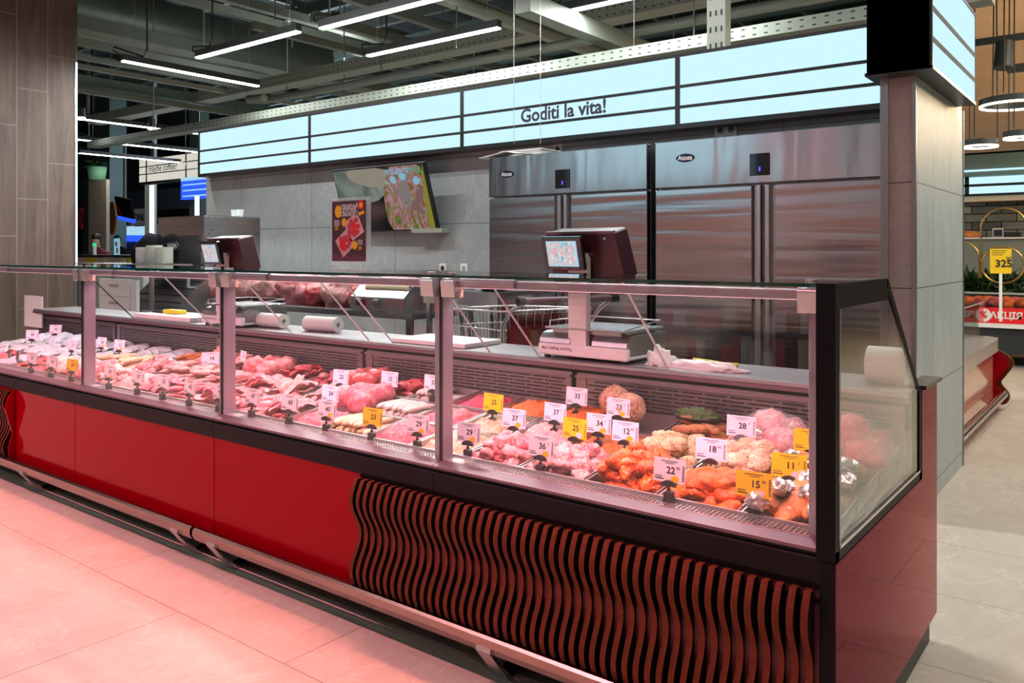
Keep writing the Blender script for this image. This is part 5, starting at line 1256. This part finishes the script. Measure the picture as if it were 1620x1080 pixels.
def person(loc, rz, shirt, label, lean=.3):
    # seated figure grown over one skeleton, face colours by height
    V = [(0, 0, .48), (0, -.02-lean*.15, .68), (0, -.05-lean*.45, .92), (0, -.07-lean*.55, 1.02), (0, -.10-lean*.62, 1.08), (0, -.12-lean*.70, 1.18), (0, -.12-lean*.72, 1.27)]
    Rr = [.17, .15, .17, .07, .055, .085, .07]; E = [(0, 1), (1, 2), (2, 3), (3, 4), (4, 5), (5, 6)]
    for q in (-1, 1):
        n = len(V); V += [(q*.20, V[2][1], .90), (q*.25, V[2][1]-.10, .70), (q*.14, V[2][1]-.34, .72), (q*.10, V[2][1]-.42, .74)]; Rr += [.065, .05, .04, .035]; E += [(2, n), (n, n+1), (n+1, n+2), (n+2, n+3)]
        n = len(V); V += [(q*.10, -.12, .48), (q*.13, -.45, .48), (q*.13, -.45, .10), (q*.13, -.58, .05)]; Rr += [.10, .075, .05, .04]; E += [(0, n), (n, n+1), (n+1, n+2), (n+2, n+3)]
    me = bpy.data.meshes.new('tmp'); me.from_pydata(V, E, []); o = bpy.data.objects.new('tmp', me); col.objects.link(o)
    o.modifiers.new('s', 'SKIN'); o.modifiers.new('u', 'SUBSURF').levels = 2
    if not me.skin_vertices: 
        me.attributes
    for i, sv in enumerate(me.skin_vertices[0].data): sv.radius = (Rr[i], Rr[i]); sv.use_root = i == 0
    dg = bpy.context.evaluated_depsgraph_get(); me2 = bpy.data.meshes.new_from_object(o.evaluated_get(dg)); bpy.data.objects.remove(o)
    b = bpy.data.objects.new('person', me2); col.objects.link(b); me2.materials.clear()
    for m in (shirt, 'skin', 'far_dark'): me2.materials.append(M[m])
    hz = 1.07
    for p in me2.polygons:
        c = p.center; p.use_smooth = True
        p.material_index = 1 if c.z > hz else (2 if c.z < .55 else (1 if c.y < V[2][1]-.36 else 0))
    b.location = loc; b.rotation_euler = (0, 0, rz); tag(b, label, 'person')
    hy = V[6][1]
    def hf2(p, q): return Vector((q.x*.095, q.y*.10, q.z*.085))*(1+.05*noise.noise(q*5))
    h = MB().ell((0, hy+.025, 1.29), (1, 1, 1), 3, fn=hf2).build('hair', 'hair', b, world=False)
    return b
c = onY(166, 392, 7.0); person((c.x, 7.0, .38), .6, 'shirt_red', 'person in a dark red top sitting bent forward behind the cafe counter', .35)
c = onY(215, 392, 9.4); person((c.x, 9.4, .42), -1.0, 'shirt_dark', 'dark-haired person in black leaning over a cafe table', .6)
c = onY(222, 400, 9.2); t = empty('cafe_table', (c.x, 9.2, 0), 'pale cafe table in front of the person in black', 'table')
MB().box(c.x-.8, c.x+.5, 8.9, 9.6, .80, .83).build('table_top', 'white', t); MB().cyl((c.x, 9.25, 0), .05, .8).build('leg', 'black', t)
for (px, Y, lb) in ((166, 7.0, 'person in the dark red top'), (215, 9.4, 'person in black')):
    c = onY(px, 392, Y); t = empty('stool', (c.x, Y+.02, 0), f'round dark stool under the {lb}', 'stool'); MB().cyl((c.x, Y+.02, .66 if Y < 8 else .70), .18, .05).build('seat', 'black', t); MB().cyl((c.x, Y+.02, 0), .05, .66).build('leg', 'black', t)

# ---------------------------------------------------------------- the shop seen at the right
t = empty('side_counter', (-.8, 5.0, 0), 'low display case with a grey rounded rim and red wavy end, beyond the partition', 'counter')
XF = -.42
MB().box(-1.3, XF-.04, 3.85, 6.1, .08, .50).build('cabinet', 'salmon', t); MB().box(XF-.04, XF-.02, 3.85, 6.1, .10, .49).build('front_panel', 'salmon', t) if 'salmon' in M else MB().box(XF-.04, XF-.02, 3.85, 6.1, .10, .49).build('front_panel', 'salmon', t)
rim = [(-1.3, 3.85), (XF+.02, 3.85), (XF+.02, 5.95), (XF-.0, 6.12), (XF-.08, 6.22), (XF-.2, 6.25), (-1.3, 6.25)]
MB().prism(rim, .50, .60, 'z').build('rim', 'alu', t, bevel=.02)
MB().box(XF-.10, XF-.09, 3.85, 6.0, .60, .90).box(-1.3, XF-.09, 6.0, 6.01, .60, .90).build('glass_screen', 'glass_end', t)
MB().box(XF-.105, XF-.085, 3.85, 6.01, .90, .906).build('glass_rim', 'alu', t)
pr0 = [(XF-.02, .50), (XF+.07, .44), (XF+.09, .38), (XF+.03, .28), (XF-.0, .22), (XF+.06, .13), (XF+.03, .05), (XF-.10, .05), (XF-.16, .13), (XF-.08, .22), (XF-.10, .28), (XF-.2, .38), (XF-.18, .44), (XF-.12, .50)]
def smooth_poly(p, n=5):
    o = []
    for i in range(len(p)):
        p0, p1, p2, p3 = [Vector(p[(i+j-1) % len(p)]) for j in range(4)]
        for q in range(n):
            u = q/n; o.append(tuple(.5*((2*p1)+(p2-p0)*u+(2*p0-5*p1+4*p2-p3)*u*u+(3*p1-p0-3*p2+p3)*u**3)))
    return o
pr = smooth_poly(pr0)
MB().prism(pr, 5.98, 6.03, 'y').build('wavy_board', 'red_gloss', t); MB().prism([(x+.03, z) for x, z in pr], 6.04, 6.10, 'y').build('wavy_board', 'slat_wood', t)
MB().tube([(XF+.06, 3.85, .14), (XF+.06, 6.0, .14), (XF+.02, 6.2, .14), (XF-.1, 6.3, .14), (-1.3, 6.3, .14)], .03, 10).build('bumper_rail', 'steel_smooth', t)
MB().box(-1.25, XF-.1, 3.9, 5.9, 0, .08).build('plinth', 'plinth', t)
# promotional island with red band
Yi = 9.0
x0, x1 = onY(1500, 500, Yi).x, onY(1700, 500, Yi).x; zt, zb = onY(1590, 487, Yi).z, onY(1590, 512, Yi).z
t = empty('promo_island', ((x0+x1)/2, Yi, 0), 'dark chilled island with a red band reading АКЦІЯ beyond the side counter', 'chiller')
MB().box(x0, x1, Yi, Yi+.03, zb, zt).build('red_band', 'red_sign', t); MB().box(x0, x1, Yi-.03, Yi+.02, zb-.05, zb).build('edge_rail', 'white', t)
for px, tx in ((1592, 'АКЦІЯ'), (1516, 'АКЦІЯ')):
    c = onY(px, 499, Yi); MB().text(tx, .105, T(c.x, Yi-.005, (zt+zb)/2) @ RX, 0, bold=True).build('lettering', 'white', t)
c = onY(1556, 499, Yi); MB().prism([(c.x+.08*math.cos(a), (zt+zb)/2+.08*math.sin(a)) for a in [2*PI*n/20 for n in range(20)]], Yi-.01, Yi-.002, 'y').text('%', .11, T(c.x, Yi-.012, (zt+zb)/2) @ RX, 1, bold=True).build('percent_badge', ['white', 'red_sign'], t)
MB().box(x0, x1, Yi+.03, Yi+1.2, zb-.35, zb-.02).build('tub', 'far_dark', t); MB().box(x0+.9, x1-.4, Yi+.2, Yi+1.1, 0, zb-.35).build('pedestal', 'black', t)
zg = onY(1590, 466, Yi).z
MB().box(x0, x1, Yi+.06, Yi+.07, zt, zg).build('glass_guard', 'glass_end', t); MB().box(x0, x1, Yi+.05, Yi+.09, zg, zg+.02).build('guard_rail', 'ceil_white', t)
random.seed(31)
for k in range(26):
    x = x0+(x1-x0)*(k+.5)/26; m = random.choice(['m_orange2', 'm_red', 'm_cream', 'm_orange'])
    def gf(p, q): return Vector((q.x*.09, q.y*.14, q.z*.07))*(1+.25*noise.noise(q*3+Vector((k, 0, 0))))
    MB().ell((x, Yi+.25+.1*(k % 3), zt+.03+.02*(k % 2)), (1, 1, 1), 2, fn=gf).build('packed_meat', m, label='packed orange-red goods lying in the promo island', cat='packet', group='packed goods in the promo island', origin=(x, Yi+.3, zt))
c = onY(1583, 413, 8.6); pb = onY(1584, 466, 8.6)
t = empty('price_sign', (c.x, 8.6, pb.z-.2), 'big yellow price sign 325 on a white post over the promo island', 'sign')
w2 = (onY(1600, 413, 8.6).x-onY(1566, 413, 8.6).x)/2; h2 = (onY(1583, 393, 8.6).z-onY(1583, 432, 8.6).z)/2
s = MB().box(c.x-w2, c.x+w2, 8.6, 8.61, c.z-h2, c.z+h2).text('325', .11, T(c.x+.03, 8.595, c.z-.03) @ RX, 1, bold=True).text('00', .05, T(c.x+w2*.75, 8.595, c.z+.03) @ RX, 1)
for i in range(3): s.box(c.x-w2*.8, c.x+w2*(.6-.2*i), 8.597, 8.6, c.z+h2*(.82-.16*i), c.z+h2*(.86-.16*i), 1)
s.build('card', ['tag_yellow', 'ink'], t); MB().box(c.x-.015, c.x+.015, 8.6, 8.61, pb.z-.3, c.z-h2).build('post', 'white', t)
# plants, hoops, rear shelf, brick wall
for k, (px, lb) in enumerate(((1530, 'leafy dark green potted bush behind the promo island, left one'), (1560, 'leafy dark green potted bush between the golden hoops'), (1600, 'leafy dark green potted bush right of the yellow price sign'))):
    c = onY(px, 455, 10.6); s = MB(); random.seed(k+50)
    for i in range(150):
        a = random.uniform(0, 6.28); e = random.uniform(-.2, 1.2); l = random.uniform(.12, .34); p = Vector((c.x+random.uniform(-.2, .2), 10.6+random.uniform(-.15, .15), c.z+random.uniform(-.12, .12)))
        d = Vector((math.cos(a)*math.cos(e), math.sin(a)*math.cos(e), math.sin(e)))*l; q = p+d; side = d.cross(Vector((0, 0, 1))).normalized()*.028
        s.add([p, p+d*.5+side, q-Vector((0, 0, .03)), p+d*.5-side], [(0, 1, 2, 3)], 1 if i % 6 == 0 else 0)
    t = empty('bush', (c.x, 10.6, 0), lb, 'plant'); s.build('foliage', ['leaf', 'leaf_light'], t); MB().box(c.x-.25, c.x+.25, 10.45, 10.75, 0, c.z-.1).build('planter', 'far_dark', t)
def hoop(px0, px1, pyt, pyb, Y, label, full=False):
    a, b = onY(px0, pyb, Y), onY(px1, pyb, Y); r = (b.x-a.x)/2; cx = (a.x+b.x)/2; zt = onY((px0+px1)/2, pyt, Y).z; zc = zt-r
    pts = [(cx+r*math.cos(q), Y, zc+r*math.sin(q)) for q in ([2*PI*n/36 for n in range(37)] if full else [PI*n/24 for n in range(25)])]
    if not full: pts = [(cx+r, Y, 1.0)]+pts+[(cx-r, Y, 1.0)]
    MB().tube(pts, .013, 10).build('golden_hoop', 'gold', label=label, cat='hoop', origin=(cx, Y, 1.0))
hoop(1552, 1625, 329, 455, 10.2, 'tall golden arch standing among the plants, the highest one')
hoop(1490, 1549, 382, 455, 10.0, 'lower golden arch half hidden by the tiled partition')
hoop(1553, 1620, 390, 455, 9.9, 'full golden ring behind the yellow price sign', True)
xa, xb = onY(1480, 400, 12).x, onY(1720, 400, 12).x
structure('wall_brick', MB().box(xa, xb, 13.2, 13.3, 0, onY(1570, 310, 13.2).z), 'brick_wall')
slab('rear_cabinet', (1480, 376, 1720, 440), 11.6, .5, 'far_grey2' if 0 else 'ceil_metal', 'long grey cabinet with a pale top in front of the brick wall', 'cabinet', 0)
slab('cabinet_top', (1480, 375, 1720, 377.5), 11.55, .6, 'white', 'thin pale worktop along the grey cabinet by the brick wall', 'worktop')
fp = slab('framed_picture', (1570, 361, 1587, 374.5), 11.8, .03, 'white', 'small white framed dark picture standing on the grey cabinet', 'picture')
slab('picture_sheet', (1572, 363, 1585.5, 373.5), 11.78, .02, 'navy', None, None, par=fp)
slab('black_box', (1588, 367, 1612, 375), 11.8, .3, 'black', 'flat black box right of the framed picture on the cabinet', 'box')
c = onY(1527, 375, 11.8); MB().ell(c+Vector((0, 0, .03)), (.22, .12, .07), 3).build('bread_loaf', 'm_roast', label='orange-brown loaf on the grey cabinet next to the partition', cat='bread', origin=c)
slab('pale_beam', (1480, 308, 1720, 317), 12.9, .3, 'pale_wood', 'pale beam between brick wall and blue light panel at right', 'beam')
slab('light_fascia', (1480, 276, 1720, 307), 12.8, .2, 'sign_light', 'pale blue illuminated band above the brick wall at right', 'sign')
s = MB(); 
for py in (275, 292, 307.5): z = onY(1570, py, 12.78).z; s.box(xa, xb+1, 12.77, 12.8, z-.02, z+.02)
x = onY(1529.5, 290, 12.78).x; s.box(x-.03, x+.03, 12.77, 12.8, onY(1570, 307, 12.78).z, onY(1570, 275, 12.78).z)
s.build('fascia_bars', 'far_dark', label='thin dark bars dividing the blue illuminated band at right', cat='bars')
slab('green_bulkhead', (1480, 241, 1720, 275), 12.5, .4, 'ceil_green', 'dark green bulkhead above the blue illuminated band', 'bulkhead')
slab('lit_strip', (1524, 264, 1720, 267), 12.45, .04, 'sign_light', 'thin lit strip across the dark green bulkhead', 'lamp')
# sloping plywood ceiling panel with ring lamps
z1 = onY(1570, 240, 12.4).z
a = onY(1490, 240, 12.4); b = onY(1720, 240, 12.4)
MB().add([(a.x, 12.4, z1), (b.x+2, 12.4, z1), (b.x+2, 6.5, 4.35), (-.6, 6.5, 4.35), (a.x, 12.4, z1+.06), (b.x+2, 12.4, z1+.06), (b.x+2, 6.5, 4.41), (-.6, 6.5, 4.41)], [(0, 1, 2, 3), (7, 6, 5, 4), (0, 4, 5, 1), (3, 2, 6, 7), (0, 3, 7, 4), (1, 5, 6, 2)]).build('plywood_canopy', 'pale_wood', label='warm plywood ceiling canopy above the ring lamps at right', cat='canopy', origin=(0, 9, 4))
for k, (px, py, wpx, lb) in enumerate(((1606, 165, 60, 'largest glowing ring lamp at the right edge'), (1551, 230.5, 29, 'small glowing ring lamp next to the partition'), (1612, 217, 26, 'small glowing ring lamp cut by the right photo edge'))):
    Y = 7.6; c = onY(px, py, Y); r = onY(px+wpx, py, Y).x-c.x; t = empty('ring_lamp', c, lb, 'lamp'); n = 40
    def ringm(r0, r1, z0, z1):
        s = MB(); v = []
        for (rr, zz) in ((r0, z0), (r1, z0), (r1, z1), (r0, z1)): v += [(c.x+rr*math.cos(2*PI*i/n), c.y+rr*math.sin(2*PI*i/n), c.z+zz) for i in range(n)]
        s.add(v, [(j*n+i, j*n+(i+1) % n, ((j+1) % 4)*n+(i+1) % n, ((j+1) % 4)*n+i) for j in range(4) for i in range(n)]); return s
    ringm(r*.93, r, 0, .06).build('hoop', 'lamp_body', t); ringm(r*.935, r*.995, -.02, 0).build('diffuser', 'ring_light', t)
    for q in (.3, 2.4, 4.5): MB().tube([(c.x+r*.95*math.cos(q), c.y+r*.95*math.sin(q), c.z+.08), (c.x+r*.8*math.cos(q), c.y+r*.8*math.sin(q), 6.0)], .007, 5).build('hanging_cord', 'cable', t)
for k, (px, py) in enumerate(((1590, 93),)):
    c = onY(px, py, 7.5); t = empty('track_spot', c, 'black cylindrical spotlight on the ceiling track at right', 'lamp')
    MB().tube([c+Vector((0, 0, .16)), c-Vector((.01, .05, .10))], .085, 16).build('can', 'lamp_body', t); MB().box(c.x-1.6, c.x+2, c.y-.03, c.y+.03, c.z+.17, c.z+.23).build('track', 'lamp_body', t)
xbar('cable_tray', 1580, 92, 8.0, -.2, 4, .12, .1, 'ceil_white', 'short perforated pale channel behind the black spotlight', 'cable tray', True)
xbar('black_track', 1580, 110, 8.2, -.6, 4, .08, .08, 'lamp_body', 'black ceiling track under the perforated channel at right', 'track')
for k, (x, y, e, cc) in enumerate(((1.5, 9.5, 150, (1, .72, .42)), (1.6, 12.4, 60, (1, .9, .75)), (.6, 7.2, 60, (1, .80, .55)), (-15, 10, 350, (.75, .88, 1)), (-9, 6.4, 60, (.9, 1, .95)), (-22, 15, 500, (.6, .75, 1)))):
    l = bpy.data.lights.new('shop_fill', 'POINT'); l.energy = e; l.color = cc; l.shadow_soft_size = .25  # fill point without a fixture, added to brighten the far shop
    o = bpy.data.objects.new('shop_fill', l); col.objects.link(o); o.location = (x, y, 3.0 if x > 0 else 4.4)

# ---------------------------------------------------------------- shop shelves behind the photographer, seen only in reflections
random.seed(12)
for k in range(5):
    x0 = -9.0+2.6*k; t = empty('shop_shelf', (x0+1.25, -6.2, 0), 'tall shop shelf full of packaged goods across the aisle, out of view', 'shelf', 'shelves across the aisle, out of view')
    s = MB().box(x0, x0+2.5, -6.7, -6.65, 0, 2.1)
    for j in range(6): s.box(x0, x0+2.5, -6.65, -6.2, .1+.38*j, .13+.38*j)
    s.build('rack', 'far_grey', t); s = MB()
    for j in range(5):
        x = x0+.05
        while x < x0+2.35: w = random.uniform(.08, .2); s.box(x, x+w-.01, -6.55, -6.24, .131+.38*j, .131+.38*j+random.uniform(.16, .32), random.randrange(6)); x += w
    o = s.build('packages', ['poster_meat', 'cream', 'm_brown', 'red_sign', 'white_plastic', 'slat_wood'], t); o['kind'] = 'stuff'

# glowing panel added across the aisle to put a band on the fridge headers
t = empty('lightbox_sign', (-2.5, -6.4, 2.8), 'pale blue glowing panel added across the aisle to reflect in the fridges, out of view', 'sign')
MB().box(-8.8, -4.9, -6.6, -6.45, 2.6, 4.2).build('light_panel', 'sign_light', t)

# rosy lamps in a row over the aisle in front of the meat counter
for k in range(6):
    x = .2-1.75*k; y = -1.85; Z = 3.9; ln = 1.7
    t = empty('linear_lamp', (x, y, Z), 'rosy linear lamp over the aisle in front of the counter, out of view', 'lamp', 'rosy aisle lamps out of view')
    MB().box(-ln/2, ln/2, -.035, .035, .012, .085).build('housing', 'lamp_body', t, world=False); MB().box(-ln/2, ln/2, -.03, .03, -.004, .012).build('diffuser', 'led_pink', t, world=False)
    MB().tube([(0, 0, .08), (0, 0, 3.45)], .004, 5).build('suspension_wire', 'wire', t, world=False)
    l = bpy.data.lights.new('rosy_beam', 'AREA'); l.shape = 'RECTANGLE'; l.size = ln; l.size_y = .08; l.energy = 42 if k else 14; l.color = (1, .36, .43); l.spread = 1.6
    o = bpy.data.objects.new('rosy_beam', l); col.objects.link(o); o.location = (x, y, Z-.01)

for x, m, lb in ((-4.35, 'pink_streak_glow', 'rosy'), (-10.0, 'strip_white', 'white'), (-3.2, 'strip_white', 'cool white')):  # glowing strips added to draw vertical streaks in the fridge headers
    MB().box(x-.05, x+.05, -6.5, -6.45, 1.9, 4.6).build('light_tube', m, label=f'{lb} glowing strip added across the aisle for steel reflections, out of view', cat='lamp', origin=(x, -6.47, 1.9))
structure('wall_aisle', MB().box(-20, 12, -6.9, -6.8, 0, 5.2), 'far_brown')
for x in (-8.5, -5.5, -2.5, .5):
    l = bpy.data.lights.new('shelf_fill', 'AREA'); l.shape = 'RECTANGLE'; l.size = 2.4; l.size_y = .1; l.energy = 45; l.color = (1, .85, .7)  # unseen fill added to brighten the shelves that the steel doors reflect
    o = bpy.data.objects.new('shelf_fill', l); col.objects.link(o); o.location = (x, -5.3, 3.3); o.rotation_euler = (-.6, 0, 0)
# ---------------------------------------------------------------- light and view
w = bpy.data.worlds.new('world'); scn.world = w; w.use_nodes = True
w.node_tree.nodes['Background'].inputs[0].default_value = (.5, .56, .6, 1); w.node_tree.nodes['Background'].inputs[1].default_value = .35
scn.view_settings.view_transform = 'Standard'; scn.view_settings.look = 'None'; scn.view_settings.gamma = 1
scn.view_settings.exposure = 0.0; scn.view_settings.use_curve_mapping = False
scn.cycles.transparent_max_bounces = 32; scn.cycles.max_bounces = 8; scn.cycles.sample_clamp_indirect = 6
scn.cycles.caustics_reflective = False; scn.cycles.caustics_refractive = False
